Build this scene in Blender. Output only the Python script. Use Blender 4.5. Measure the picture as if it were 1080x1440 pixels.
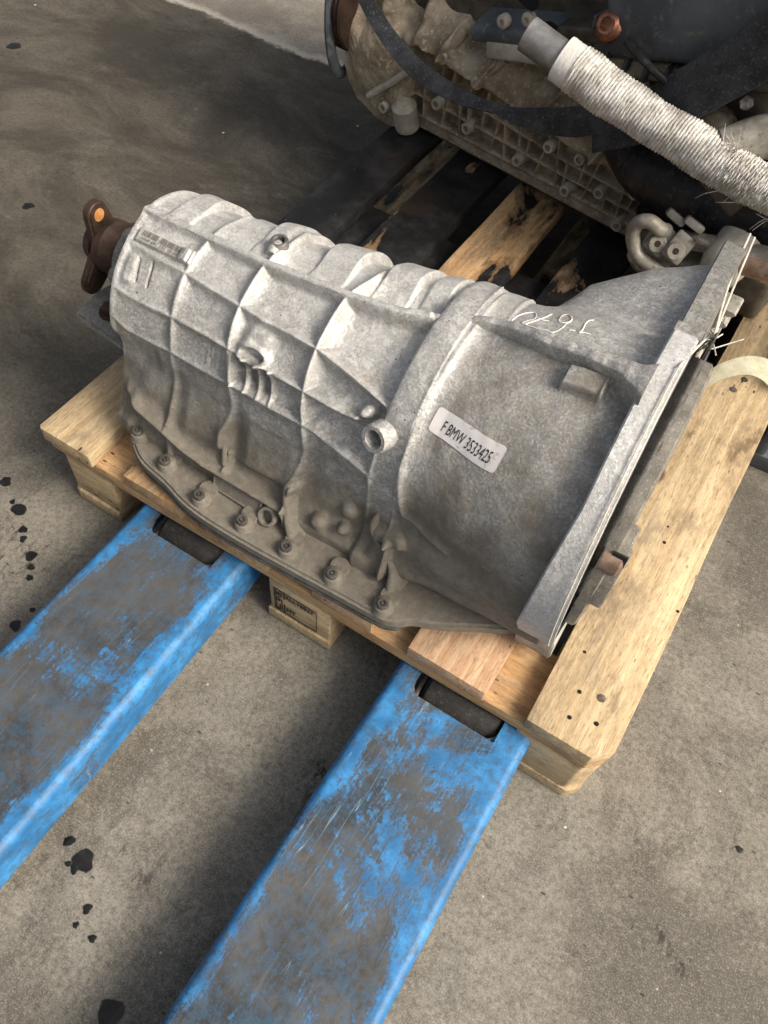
import bpy, bmesh, math, random
import numpy as np
from mathutils import Vector, Matrix
R=math.radians
for o in list(bpy.data.objects): bpy.data.objects.remove(o)
sc=bpy.context.scene
C=sc.collection
# ---------------------------------------------------------------- camera
cam=bpy.data.objects.new('camera',bpy.data.cameras.new('camera')); C.objects.link(cam); sc.camera=cam
CP=(0.67843,-0.36295,0.97940); YAW,PITCH,ROLL,FPX=(-0.451239,0.981864,0.127900,1137.23)
f=Vector((math.sin(YAW)*math.cos(PITCH),math.cos(YAW)*math.cos(PITCH),-math.sin(PITCH)))
r=Vector((math.cos(YAW),-math.sin(YAW),0)); u=r.cross(f)
r2=r*math.cos(ROLL)+u*math.sin(ROLL); u2=-r*math.sin(ROLL)+u*math.cos(ROLL)
cam.matrix_world=Matrix(((r2.x,u2.x,-f.x,CP[0]),(r2.y,u2.y,-f.y,CP[1]),(r2.z,u2.z,-f.z,CP[2]),(0,0,0,1)))
cam.data.sensor_fit='VERTICAL'; cam.data.sensor_height=36; cam.data.lens=FPX*36/1440
cam.data.clip_start=.02; cam.data.clip_end=200
sc.render.resolution_x=768; sc.render.resolution_y=1024
# ---------------------------------------------------------------- sky and sun
world=bpy.data.worlds.new('World'); sc.world=world; world.use_nodes=True
wn=world.node_tree.nodes; wl=world.node_tree.links
sky=wn.new('ShaderNodeTexSky'); sky.sky_type='NISHITA'; sky.sun_disc=False
SUN=Vector((.72,.01,.63)).normalized()
sky.sun_elevation=math.asin(SUN.z); sky.sun_rotation=math.atan2(SUN.x,SUN.y)
sky.air_density=1.0; sky.dust_density=9.0; sky.ozone_density=.6
bg=wn['Background']; bg.inputs['Strength'].default_value=.13
hs=wn.new('ShaderNodeHueSaturation'); hs.inputs['Saturation'].default_value=.5; wl.new(sky.outputs[0],hs.inputs['Color']); wl.new(hs.outputs[0],bg.inputs['Color'])
sun=bpy.data.objects.new('sun',bpy.data.lights.new('sun','SUN')); C.objects.link(sun)
sun.data.energy=3.2; sun.data.angle=R(24); sun.data.color=(1,.90,.77)
sun.rotation_euler=(-SUN).to_track_quat('-Z','Y').to_euler()
sc.view_settings.view_transform='Standard'; sc.view_settings.look='None'
sc.view_settings.exposure=.12; sc.view_settings.gamma=1
rnd=random.Random(7)
# ---------------------------------------------------------------- shader helpers
class Mat:
    def __init__(s,name,rough=.6,metal=0.,spec=.5):
        s.m=bpy.data.materials.new(name); s.m.use_nodes=True
        s.n=s.m.node_tree.nodes; s.l=s.m.node_tree.links; s.b=s.n['Principled BSDF']
        s.b.inputs['Roughness'].default_value=rough; s.b.inputs['Metallic'].default_value=metal
        s.b.inputs['Specular IOR Level'].default_value=spec
        s.co=s.n.new('ShaderNodeTexCoord').outputs['Object']
    def sock(s,v,inp):
        if isinstance(v,bpy.types.NodeSocket): s.l.new(v,inp)
        elif isinstance(v,tuple) and len(v)==3 and inp.type=='RGBA': inp.default_value=(*v,1)
        else: inp.default_value=v
    def map(s,scale=(1,1,1),loc=(0,0,0),rot=(0,0,0),co=None):
        n=s.n.new('ShaderNodeMapping'); s.l.new(co or s.co,n.inputs[0])
        n.inputs['Scale'].default_value=scale; n.inputs['Location'].default_value=loc; n.inputs['Rotation'].default_value=rot
        return n.outputs[0]
    def noise(s,scale,detail=4,rough=.55,co=None,dist=0,color=False):
        n=s.n.new('ShaderNodeTexNoise'); s.l.new(co or s.co,n.inputs['Vector'])
        n.inputs['Scale'].default_value=scale; n.inputs['Detail'].default_value=detail
        n.inputs['Roughness'].default_value=rough; n.inputs['Distortion'].default_value=dist
        return n.outputs['Color' if color else 'Fac']
    def vor(s,scale,co=None,feature='F1',out='Distance',rand=1):
        n=s.n.new('ShaderNodeTexVoronoi'); n.feature=feature; s.l.new(co or s.co,n.inputs['Vector'])
        n.inputs['Scale'].default_value=scale; n.inputs['Randomness'].default_value=rand
        return n.outputs[out]
    def ramp(s,fac,lo,hi,a=0.,b=1.):
        n=s.n.new('ShaderNodeMapRange'); n.interpolation_type='SMOOTHSTEP'
        s.sock(fac,n.inputs[0]); n.inputs[1].default_value=lo; n.inputs[2].default_value=hi
        n.inputs[3].default_value=a; n.inputs[4].default_value=b
        return n.outputs[0]
    def math(s,op,a,b=0.,clamp=False):
        n=s.n.new('ShaderNodeMath'); n.operation=op; n.use_clamp=clamp
        s.sock(a,n.inputs[0]); s.sock(b,n.inputs[1]); return n.outputs[0]
    def mix(s,fac,a,b,mode='MIX'):
        n=s.n.new('ShaderNodeMix'); n.data_type='RGBA'; n.blend_type=mode
        s.sock(fac,n.inputs[0]); s.sock(a,n.inputs[6]); s.sock(b,n.inputs[7]); return n.outputs[2]
    def sep(s,co=None):
        n=s.n.new('ShaderNodeSeparateXYZ'); s.l.new(co or s.co,n.inputs[0]); return n.outputs
    def attr(s,name,kind='GEOMETRY',out='Fac'):
        n=s.n.new('ShaderNodeAttribute'); n.attribute_type=kind; n.attribute_name=name; return n.outputs[out]
    def objrand(s): return s.n.new('ShaderNodeObjectInfo').outputs['Random']
    def addvec(s,vec,x):
        n=s.n.new('ShaderNodeVectorMath'); n.operation='ADD'; s.l.new(vec,n.inputs[0]); s.l.new(x,n.inputs[1]); return n.outputs[0]
    def color(s,v): s.sock(v,s.b.inputs['Base Color']); return s
    def rough(s,v): s.sock(v,s.b.inputs['Roughness']); return s
    def metal(s,v): s.sock(v,s.b.inputs['Metallic']); return s
    def bump(s,h,strength=.3,dist=.001,prev=None):
        n=s.n.new('ShaderNodeBump'); s.l.new(h,n.inputs['Height']); n.inputs['Strength'].default_value=strength
        n.inputs['Distance'].default_value=dist
        if prev is not None: s.l.new(prev,n.inputs['Normal'])
        s.l.new(n.outputs[0],s.b.inputs['Normal']); return n.outputs[0]
M={}
# world-position coordinates for a material (pieces of one casting share the pattern)
def geo(m): return m.n.new('ShaderNodeNewGeometry').outputs['Position']

PALE0=1.245
def mat_concrete():
    m=Mat('concrete',.85,spec=.25); P=geo(m)
    big=m.noise(1.6,5,.6,P); mid=m.noise(9,8,.72,P); fine=m.noise(150,5,.8,P); grit=m.noise(520,4,.85,P); blotch=m.noise(34,6,.78,P,dist=.3)
    c=m.mix(m.ramp(big,.35,.65),(.150,.136,.110),(.235,.216,.178))
    c=m.mix(m.ramp(mid,.36,.68),c,(.30,.277,.230))
    c=m.mix(m.ramp(blotch,.46,.68,0,.5),c,(.115,.100,.076))
    c=m.mix(m.math('MULTIPLY',m.ramp(m.noise(3.3,8,.76,m.map(loc=(4,2,0),co=P),dist=.5),.46,.62),.68),c,(.072,.064,.053))
    c=m.mix(m.math('MULTIPLY',m.ramp(m.noise(13,8,.8,m.map(loc=(1,5,0),scale=(1,.5,1),rot=(0,0,.7),co=P),dist=.8),.54,.66),.65),c,(.070,.062,.050))
    c=m.mix(m.ramp(fine,.44,.66,0,.62),c,(.072,.064,.052))
    c=m.mix(m.ramp(fine,.46,.32,0,.5),c,(.38,.35,.28))
    c=m.mix(m.ramp(grit,.52,.66,0,.6),c,(.46,.43,.365)); c=m.mix(m.ramp(grit,.46,.34,0,.65),c,(.055,.049,.040))
    # sparse pale chips, short dark nicks, gouged patches
    chip=m.vor(26,P); c=m.mix(m.math('MULTIPLY',m.ramp(chip,.035,.05,1,0),m.ramp(m.noise(7,3,.5,P),.45,.6)),c,(.6,.57,.5))
    chip2=m.vor(70,m.addvec(P,m.noise(20,2,.5,P,color=True))); c=m.mix(m.math('MULTIPLY',m.ramp(chip2,.05,.09,1,0),m.ramp(m.noise(5,3,.6,m.map(loc=(2,2,2),co=P)),.52,.62)),c,(.45,.43,.37))
    nick=m.vor(17,m.map(scale=(1,2.4,1),rot=(0,0,.5),co=P)); c=m.mix(m.math('MULTIPLY',m.ramp(nick,.04,.07,1,0),.8),c,(.03,.028,.025))
    gz=m.math('MULTIPLY',m.ramp(m.noise(95,5,.8,m.map(scale=(1,.45,1),rot=(0,0,.3),co=P)),.52,.58),m.ramp(m.noise(4.2,5,.6,m.map(loc=(9,1,0),co=P)),.58,.66))
    c=m.mix(m.math('MULTIPLY',gz,.85),c,(.035,.031,.026))
    sc1=m.noise(5,2,.5,m.map(scale=(1,14,1),rot=(0,0,.9),co=P),dist=.6)
    c=m.mix(m.math('MULTIPLY',m.ramp(m.math('ABSOLUTE',m.math('SUBTRACT',sc1,.5)),0,.004,1,0),.35),c,(.36,.33,.28))
    # oil staining plus painted shade at the back left, newer pale slab beyond it
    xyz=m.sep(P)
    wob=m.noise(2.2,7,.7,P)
    stain_shade=m.ramp(m.math('ADD',m.math('ADD',m.math('MULTIPLY',xyz[1],1.0),m.math('MULTIPLY',xyz[0],-.55)),m.math('MULTIPLY',wob,.5)),.10,.70)
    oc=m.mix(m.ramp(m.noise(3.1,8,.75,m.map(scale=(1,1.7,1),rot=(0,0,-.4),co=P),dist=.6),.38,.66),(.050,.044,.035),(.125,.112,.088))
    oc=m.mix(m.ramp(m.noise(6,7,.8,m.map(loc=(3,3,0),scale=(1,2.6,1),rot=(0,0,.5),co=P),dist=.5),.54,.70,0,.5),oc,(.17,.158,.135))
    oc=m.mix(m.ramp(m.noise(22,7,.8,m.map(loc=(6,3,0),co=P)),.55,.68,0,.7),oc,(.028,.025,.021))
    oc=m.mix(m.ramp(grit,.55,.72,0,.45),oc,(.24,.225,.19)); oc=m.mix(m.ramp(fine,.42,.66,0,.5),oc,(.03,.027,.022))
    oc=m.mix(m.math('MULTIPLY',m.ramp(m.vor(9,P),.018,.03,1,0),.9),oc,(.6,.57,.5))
    c=m.mix(m.math('MULTIPLY',stain_shade,.95),c,oc)
    d=m.math('ADD',xyz[1],m.math('MULTIPLY',m.noise(5,8,.75,P),.14))
    pale=m.ramp(d,PALE0,PALE0+.02)
    lip=m.math('MULTIPLY',pale,m.ramp(d,PALE0+.02,PALE0+.05,1,0))
    pc=m.mix(m.ramp(m.noise(6,7,.72,P),.35,.7),(.20,.18,.15),(.34,.315,.265))
    pc=m.mix(m.ramp(fine,.40,.66,0,.55),pc,(.11,.10,.08)); pc=m.mix(m.ramp(blotch,.56,.70,0,.6),pc,(.13,.118,.098))
    pc=m.mix(lip,pc,(.42,.39,.33)); c=m.mix(pale,c,pc)
    m.color(c)
    m.rough(m.ramp(mid,.3,.7,.65,.95))
    b=m.bump(mid,.25,.004); b=m.bump(blotch,.3,.002,b); b=m.bump(fine,.5,.0012,b); m.bump(grit,.5,.0006,b)
    return m.m
def mat_wood(name,warm,tan,dark,stained=False,fine=1.0,axis=0):
    """grain runs along the object's long local axis (x)"""
    m=Mat(name,.75,spec=.25); rnd_=m.objrand()
    off=m.n.new('ShaderNodeCombineXYZ'); m.sock(m.math('MULTIPLY',rnd_,31.),off.inputs[0]); m.sock(m.math('MULTIPLY',rnd_,17.),off.inputs[1]); m.sock(m.math('MULTIPLY',rnd_,7.),off.inputs[2])
    co=m.addvec(m.co,off.outputs[0])
    g=m.noise(11,5,.6,m.map(scale=(.55,7,7),co=co),dist=.7)
    ring=m.noise(38,3,.5,m.map(scale=(.12,4.2,3),co=co),dist=.5)
    pore=m.noise(230,5,.75,m.map(scale=(.30,1.9,1.9),co=co))
    fib=m.noise(300,2,.6,m.map(scale=(.3,2,2),co=co))
    c=m.mix(m.ramp(g,.35,.65),warm,tan)
    c=m.mix(m.ramp(ring,.42,.62,0,.38),c,tuple(a*.72 for a in warm))
    c=m.mix(m.ramp(pore,.50,.68,0,.75),c,dark); c=m.mix(m.ramp(m.noise(26,6,.75,co),.52,.68,0,.45),c,tuple(a*.6 for a in warm))
    c=m.mix(m.ramp(fib,.5,.75,0,.35),c,tuple(min(1,a*1.25) for a in tan))
    # knots
    kn=m.vor(5.2,m.map(scale=(.75,1.6,1.6),co=co)); kw=m.math('ADD',kn,m.math('MULTIPLY',m.noise(30,3,.5,co),.03))
    c=m.mix(m.ramp(kw,.05,.085,.85,0),c,(.12,.05,.03))
    # rough grey handling dirt
    dirt=m.noise(14,6,.7,m.map(scale=(.8,1.8,1),co=co)); c=m.mix(m.ramp(dirt,.48,.70,0,.68),c,(.16,.120,.085)); c=m.mix(m.ramp(m.noise(5,6,.7,m.map(loc=(3,0,0),scale=(1,2,1),co=co)),.54,.68,0,.55),c,(.22,.19,.155))
    spot=m.vor(60,m.map(scale=(.6,1.4,1),co=co)); c=m.mix(m.math('MULTIPLY',m.ramp(spot,.10,.16,1,0),m.ramp(m.noise(8,3,.5,co),.5,.62)),c,(.07,.045,.03))
    if stained:
        P=geo(m); y=m.sep(P)[1]
        lev=m.attr('stain','OBJECT'); st=m.noise(7,6,.62,m.map(scale=(2.2,.8,1),loc=(1.3,.4,0),co=P),dist=.5)
        e=m.math('ADD',m.math('MULTIPLY',m.ramp(y,.40,.52),lev),m.math('MULTIPLY',m.math('SUBTRACT',st,.5),1.7))
        mask=m.ramp(e,.47,.53)
        oil=m.mix(m.ramp(m.noise(12,6,.7,P),.4,.75),(.010,.010,.0105),(.040,.040,.041))
        oil=m.mix(m.math('MULTIPLY',m.ramp(m.noise(5,4,.6,m.map(loc=(5,1,0),co=P)),.56,.72),.6),oil,(.05,.030,.018))
        oil=m.mix(m.ramp(m.vor(45,P),.03,.05,.7,0),oil,(.3,.28,.26))
        edge=m.math('MULTIPLY',m.ramp(e,.30,.47),.65)
        c=m.mix(edge,c,(.085,.05,.025)); c=m.mix(mask,c,oil)
        m.rough(m.ramp(mask,0,1,.78,.42))
    m.color(c)
    b=m.bump(g,.3,.003); b=m.bump(pore,.35,.0012,b); m.bump(fib,.5,.0006,b)
    return m.m
def mat_castalu(name,base=(.44,.43,.405),light=(.72,.715,.69),dark=(.20,.19,.17),dust_shade_c=(.150,.130,.098),amb=0.,metal=.30,rough=.50):
    m=Mat(name,rough,metal,.45); P=geo(m)
    n1=m.noise(95,5,.7,P,dist=.4); n2=m.noise(380,4,.75,P,dist=.2); n3=m.noise(13,5,.6,P); n4=m.noise(900,2,.6,P); n5=m.noise(48,6,.75,P,dist=.6)
    c=m.mix(m.ramp(n1,.36,.64),tuple(a*.78 for a in base),base)
    c=m.mix(m.ramp(n5,.36,.62),tuple(a*.80 for a in base),c); c=m.mix(m.ramp(n2,.48,.64,0,.62),c,light); c=m.mix(m.math('MULTIPLY',m.ramp(n1,.48,.62),m.ramp(m.noise(9,4,.6,P),.40,.60,.1,.6)),c,light)
    c=m.mix(m.ramp(n2,.45,.35,0,.45),c,dark); c=m.mix(m.ramp(m.noise(170,5,.8,P),.54,.66,0,.35),c,tuple(a*.55 for a in base))
    c=m.mix(m.ramp(n3,.50,.72,0,.35),c,tuple(a*.62 for a in base))
    c=m.mix(m.ramp(m.noise(21,5,.6,m.map(loc=(3,1,2),co=P)),.55,.75,0,.30),c,(.50,.43,.30))
    ck=m.attr('chalk'); c=m.mix(m.math('MULTIPLY',ck,m.ramp(m.math('ADD',n5,m.math('MULTIPLY',n3,.5)),.54,.92,.0,.62)),c,tuple(a*.95 for a in light))
    dust_shade=m.attr('dust_shade'); d=m.math('ADD',dust_shade,m.math('MULTIPLY',m.math('SUBTRACT',m.noise(26,6,.7,P),.5),.75))  # brown dust, with the shade of the near side painted in too
    dm=m.ramp(d,.25,.85,0,.93)
    dc=m.mix(m.ramp(m.noise(120,4,.7,P),.4,.7),dust_shade_c,tuple(a*1.35 for a in dust_shade_c))
    c=m.mix(dm,c,dc)
    spk=m.vor(230,m.addvec(P,m.noise(60,2,.5,P,color=True))); spk2=m.ramp(spk,.16,.34,1,0)
    c=m.mix(m.math('MULTIPLY',m.math('MULTIPLY',spk2,m.ramp(m.noise(55,5,.75,P),.42,.62)),.85),c,tuple(min(1,a*.80) for a in light))
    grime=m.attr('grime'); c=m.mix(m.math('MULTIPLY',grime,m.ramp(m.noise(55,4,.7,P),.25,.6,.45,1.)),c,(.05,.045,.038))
    pit=m.vor(75,P); c=m.mix(m.math('MULTIPLY',m.ramp(pit,.05,.085,1,0),m.ramp(m.noise(18,2,.5,P),.5,.6)),c,(.035,.03,.026))
    m.color(c)
    m.metal(m.math('MULTIPLY',m.math('SUBTRACT',1.,dm),metal)); m.rough(m.ramp(dm,0,1,rough,.85))
    b=m.bump(n1,.55,.0022); b=m.bump(n2,.5,.001,b); m.bump(n4,.4,.0005,b)
    return m.m
def mat_plain(name,c0,c1,scale=40,rough=.6,metal=0.,bump=.3,spec=.4,c2=None,s2=200,dist=.0015,r2=None):
    m=Mat(name,rough,metal,spec); P=geo(m)
    n=m.noise(scale,6,.65,P); c=m.mix(m.ramp(n,.35,.68),c0,c1)
    if c2: c=m.mix(m.ramp(m.noise(s2,4,.7,P),.55,.68,0,.8),c,c2)
    m.color(c)
    if r2 is not None: m.rough(m.ramp(n,.3,.7,rough,r2))
    b=m.bump(n,bump,dist); m.bump(m.noise(scale*7,3,.6,P),bump,dist*.4,b)
    return m.m
def mat_bluepaint():
    m=Mat('worn_blue_paint',.5,0,.5); co=m.co; P=geo(m)
    edge=m.attr('edge')                               # 0 on the rubbed crown, 1 near the rim of the fork
    n=m.noise(9,7,.72,m.map(scale=(1.6,.7,1),co=P),dist=.3); scr=m.noise(60,4,.7,m.map(scale=(5,.22,1),rot=(0,0,.10),co=P)); fn=m.noise(260,3,.7,P)
    w=m.math('ADD',m.math('ADD',m.math('MULTIPLY',n,1.25),m.math('MULTIPLY',edge,.62)),m.math('ADD',m.math('MULTIPLY',m.math('SUBTRACT',scr,.5),.75),m.math('MULTIPLY',m.math('SUBTRACT',fn,.5),.7)))
    pat=m.noise(5.5,7,.75,m.map(loc=(2,7,0),co=P),dist=.5); w=m.math('ADD',w,m.ramp(pat,.42,.66,-.12,.42)); keep=m.ramp(w,.80,1.14)
    blue=m.mix(m.ramp(m.noise(30,4,.6,P),.35,.7),(.016,.14,.34),(.045,.27,.60))
    blue=m.mix(m.ramp(fn,.5,.75,0,.4),blue,(.07,.11,.16))
    worn=m.mix(m.ramp(m.noise(16,6,.7,P),.35,.68),(.040,.038,.036),(.115,.102,.088))
    worn=m.mix(m.ramp(m.noise(48,7,.8,m.map(scale=(2,.6,1),rot=(0,0,.1),co=P)),.46,.66,0,.7),worn,(.03,.029,.028)); worn=m.mix(m.ramp(fn,.5,.7,0,.6),worn,(.04,.04,.041)); worn=m.mix(m.ramp(scr,.58,.72,0,.25),worn,(.20,.195,.185)); worn=m.mix(m.ramp(m.noise(130,5,.8,P),.56,.66,0,.5),worn,(.03,.13,.27))
    worn=m.mix(m.ramp(m.noise(600,2,.5,P),.66,.76,0,.35),worn,(.45,.45,.43))
    worn=m.mix(m.ramp(m.noise(12,5,.7,m.map(loc=(7,3,1),co=P)),.58,.72,0,.6),worn,(.12,.08,.055))
    blue=m.mix(m.ramp(m.noise(75,6,.8,P),.44,.66,0,.72),blue,(.055,.075,.09)); worn=m.mix(m.math('MULTIPLY',m.ramp(m.noise(70,7,.85,P),.40,.62),.50),worn,(.045,.135,.235)); worn=m.mix(m.ramp(m.noise(7,5,.6,m.map(loc=(4,4,0),co=P)),.4,.65,0,.45),worn,(.13,.125,.115)); c=m.mix(keep,worn,blue)
    hl=m.attr('crease_glint'); c=m.mix(m.math('MULTIPLY',hl,m.ramp(m.noise(35,4,.7,P),.35,.6)),c,(.30,.62,.92))  # edge highlight along the fork's fold, painted into the colour
    th=m.ramp(m.math('ABSOLUTE',m.math('SUBTRACT',m.noise(7,2,.5,m.map(scale=(9,.5,1),rot=(0,0,.16),co=P)),.5)),0,.006,.5,0)
    c=m.mix(m.math('MULTIPLY',th,m.ramp(m.noise(11,2,.5,P),.5,.65)),c,(.35,.50,.58))
    m.color(c); m.rough(m.ramp(keep,0,1,.66,.55)); m.metal(m.ramp(keep,0,1,.25,0))
    b=m.bump(keep,.3,.0006); b=m.bump(n,.25,.003,b); m.bump(fn,.4,.0006,b)
    return m.m
def flat(name,c,rough=.6,metal=0.): 
    m=Mat(name,rough,metal); m.color(c); m.bump(m.noise(300,3,.6),.2,.0004); return m.m
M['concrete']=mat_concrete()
M['wood']=mat_wood('pallet_wood',(.48,.285,.13),(.62,.42,.225),(.20,.115,.06),True)
M['wood_grey']=mat_wood('weathered_pallet_wood',(.47,.345,.195),(.64,.495,.30),(.19,.13,.08),True)
M['wood_red']=mat_wood('reddish_pallet_wood',(.53,.32,.185),(.66,.46,.29),(.24,.13,.075),True)
M['alu']=mat_castalu('cast_aluminium')
M['alu_dull']=mat_castalu('dull_cast_aluminium',(.23,.225,.205),(.40,.39,.37),(.09,.085,.078),metal=.15)
M['alu_flange']=mat_castalu('bell_flange_aluminium',(.60,.595,.575),(.80,.795,.775),(.36,.355,.335),metal=.2,rough=.5)
M['blue']=mat_bluepaint()
M['rust']=mat_plain('rusty_steel',(.050,.032,.023),(.10,.060,.042),55,.6,.4,.4,c2=(.028,.020,.016),s2=30)
M['rust_bright']=mat_plain('fresh_rust',(.42,.16,.045),(.62,.30,.10),120,.8,0,.4)
M['steel']=mat_plain('dull_steel',(.20,.19,.175),(.36,.35,.33),60,.42,.7,.3,c2=(.10,.08,.06),s2=90)
M['steel_dark']=mat_plain('dark_steel',(.075,.068,.058),(.15,.138,.118),60,.5,.35,.3,c2=(.30,.28,.24),s2=400)
M['converter']=mat_plain('speckled_converter_steel',(.15,.138,.115),(.26,.24,.205),60,.55,.2,.3,c2=(.42,.40,.35),s2=420)
M['copper']=mat_plain('brown_steel_lug',(.20,.13,.09),(.34,.25,.19),80,.5,.6,.3)
M['black']=mat_plain('black_plastic',(.010,.010,.011),(.028,.028,.030),30,.5,0,.25,c2=(.07,.07,.065),s2=120)
M['rubber']=mat_plain('dark_polyurethane_roller',(.022,.020,.018),(.045,.042,.038),60,.6,0,.4,c2=(.10,.095,.085),s2=300)
M['dark']=flat('dark_hole',(.006,.006,.006),.9)
M['gasket']=flat('pan_gasket',(.022,.022,.022),.6)

OILS=[(-0.0319,-0.0635,0.011),(-0.0032,-0.0839,0.0065),(0.0077,-0.0946,0.0054),(0.0359,-0.1082,0.0084),(0.0487,-0.1209,0.0052),(0.059,-0.1336,0.0052),(-0.0821,-0.0402,0.009),(-0.0488,-0.0591,0.0044),(0.0948,-0.1936,0.0081),(0.112,-0.2246,0.006),(0.0963,-0.1656,0.0041),(0.1086,-0.1999,0.003),(0.3367,-0.3493,0.0064),(0.3638,-0.3557,0.0127),(0.3615,-0.3675,0.0054),(0.3521,-0.3675,0.0036),(0.4008,-0.3895,0.0054),(0.4017,-0.4075,0.0036),(0.425,-0.4079,0.0045),(-0.9386,0.8087,0.0156),(-0.5095,0.4263,0.0107),(0.4865,-0.4484,0.0141),(0.9902,0.0602,0.0045)]
NAILS=[(0.739,0.0604,0.0024,1),(0.7627,0.0673,0.0048,0),(0.7419,0.0276,0.0024,1),(0.7697,0.0374,0.0026,1),(0.7433,0.3248,0.0019,1),(0.748,0.2999,0.0026,1),(0.7383,0.6052,0.0055,0),(0.7461,0.6345,0.005,0),(0.7965,0.2176,0.002,1),(0.7242,0.1073,0.002,1)]
SHED=[]
WELL=-.024
STICK=[(0.4898, 0.3634), (0.5702, 0.3577), (0.5678, 0.3233), (0.4882, 0.3276)]
CHALK=[[(0.5069, 0.525), (0.5085, 0.5379), (0.5125, 0.5494), (0.5199, 0.5594), (0.5247, 0.5522), (0.5264, 0.5393), (0.5223, 0.5322), (0.5182, 0.5236), (0.5231, 0.5222)], [(0.5377, 0.5651), (0.5345, 0.5494), (0.5296, 0.5365), (0.5231, 0.5222), (0.5304, 0.5193), (0.5369, 0.5179), (0.5451, 0.5193)], [(0.5272, 0.5451), (0.5345, 0.5408), (0.541, 0.5422)], [(0.5451, 0.5207), (0.5467, 0.5193), (0.5516, 0.5179), (0.5556, 0.5236), (0.5581, 0.5336), (0.5581, 0.5451)], [(0.5581, 0.5451), (0.554, 0.5436), (0.5499, 0.5465), (0.5483, 0.5608), (0.5499, 0.5694), (0.5548, 0.5708), (0.5597, 0.5608), (0.5605, 0.5508), (0.5581, 0.5451)], [(0.5654, 0.5308), (0.5711, 0.5322)], [(0.5759, 0.5308), (0.5767, 0.5393), (0.5751, 0.5565), (0.5759, 0.568), (0.5792, 0.5751)], [(0.5759, 0.5308), (0.5808, 0.5336), (0.5865, 0.5336)]]
# ---------------------------------------------------------------- object helpers
OFF={}
def tag(o,label=None,cat=None,group=None,kind=None):
    if label: o['label']=label
    if cat: o['category']=cat
    if group: o['group']=group
    if kind: o['kind']=kind
    return o
def thing(name,label,cat,loc=(0,0,0),group=None,kind=None):
    o=bpy.data.objects.new(name,None); C.objects.link(o); o.location=loc; o.empty_display_size=.05
    OFF[o.name]=Vector(loc); return tag(o,label,cat,group,kind)
def link(name,me,mat,parent=None,smooth=None):
    o=bpy.data.objects.new(name,me); C.objects.link(o)
    if mat: me.materials.append(mat)
    if parent is not None:
        o.parent=parent; OFF[o.name]=OFF[parent.name]
        me.transform(Matrix.Translation(-OFF[parent.name]))
    else: OFF[o.name]=Vector((0,0,0))
    if smooth is not None:
        me.polygons.foreach_set('use_smooth',[smooth]*len(me.polygons))
        if smooth=='auto': pass
    return o
def pydata(name,V,F,mat,parent=None,smooth=False):
    me=bpy.data.meshes.new(name); me.from_pydata([tuple(map(float,v)) for v in V],[],F); me.update()
    return link(name,me,mat,parent,smooth)
def from_bm(name,bm,mat,parent=None,smooth=False,sharp=35):
    bmesh.ops.recalc_face_normals(bm,faces=bm.faces[:])
    if smooth:
        for e in bm.edges:
            if len(e.link_faces)==2 and e.calc_face_angle(0)>R(sharp): e.smooth=False
    me=bpy.data.meshes.new(name); bm.to_mesh(me); bm.free()
    return link(name,me,mat,parent,smooth)
def grid_mesh(name,V,mat,parent=None,attrs=None,closed_v=False,caps=()):
    """V: (nu,nv,3) array -> quad sheet, smooth"""
    nu,nv=V.shape[:2]; me=bpy.data.meshes.new(name)
    i=np.arange(nu*nv).reshape(nu,nv)
    if closed_v: j=np.roll(i,-1,1); a,b,c,d=i[:-1],i[1:],j[1:],j[:-1]
    else: a,b,c,d=i[:-1,:-1],i[1:,:-1],i[1:,1:],i[:-1,1:]
    Fq=np.stack([a,b,c,d],-1).reshape(-1,4)
    me.vertices.add(nu*nv); me.vertices.foreach_set('co',V.reshape(-1).astype(np.float32))
    nf=len(Fq); me.loops.add(nf*4); me.loops.foreach_set('vertex_index',Fq.reshape(-1).astype(np.int32))
    me.polygons.add(nf); me.polygons.foreach_set('loop_start',np.arange(0,nf*4,4,dtype=np.int32))
    me.polygons.foreach_set('loop_total',np.full(nf,4,np.int32)); me.polygons.foreach_set('use_smooth',np.ones(nf,bool))
    me.update(); me.validate()
    for k,val in (attrs or {}).items():
        at=me.attributes.new(k,'FLOAT','POINT'); at.data.foreach_set('value',np.asarray(val,np.float32).reshape(-1))
    return link(name,me,mat,parent)
def setattr_z(o,name,fn):
    """float attribute from world position"""
    me=o.data; n=len(me.vertices); co=np.empty(n*3,np.float32); me.vertices.foreach_get('co',co); co=co.reshape(-1,3)+np.array(OFF[o.name])
    at=me.attributes.new(name,'FLOAT','POINT'); at.data.foreach_set('value',np.asarray(fn(co),np.float32))
def add_box(bm,c,s,rot=None,bev=0.,seg=2):
    r_=bmesh.ops.create_cube(bm,size=1); vs=r_['verts']
    for v in vs: v.co=Vector((v.co.x*s[0],v.co.y*s[1],v.co.z*s[2]))
    if bev>0:
        es=list({e for v in vs for e in v.link_edges})
        rr=bmesh.ops.bevel(bm,geom=es,offset=bev,segments=seg,affect='EDGES',profile=.5); vs=list({v for f_ in rr['faces'] for v in f_.verts}|{v for v in vs if v.is_valid})
        vs=list({w for v in vs for f_ in v.link_faces for w in f_.verts}) if vs else vs
    m=(rot or Matrix()).to_4x4(); m=Matrix.Translation(c)@m
    bmesh.ops.transform(bm,matrix=m,verts=vs); return vs
def axis_rot(d): return Vector(d).normalized().to_track_quat('Z','Y').to_matrix()
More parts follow.
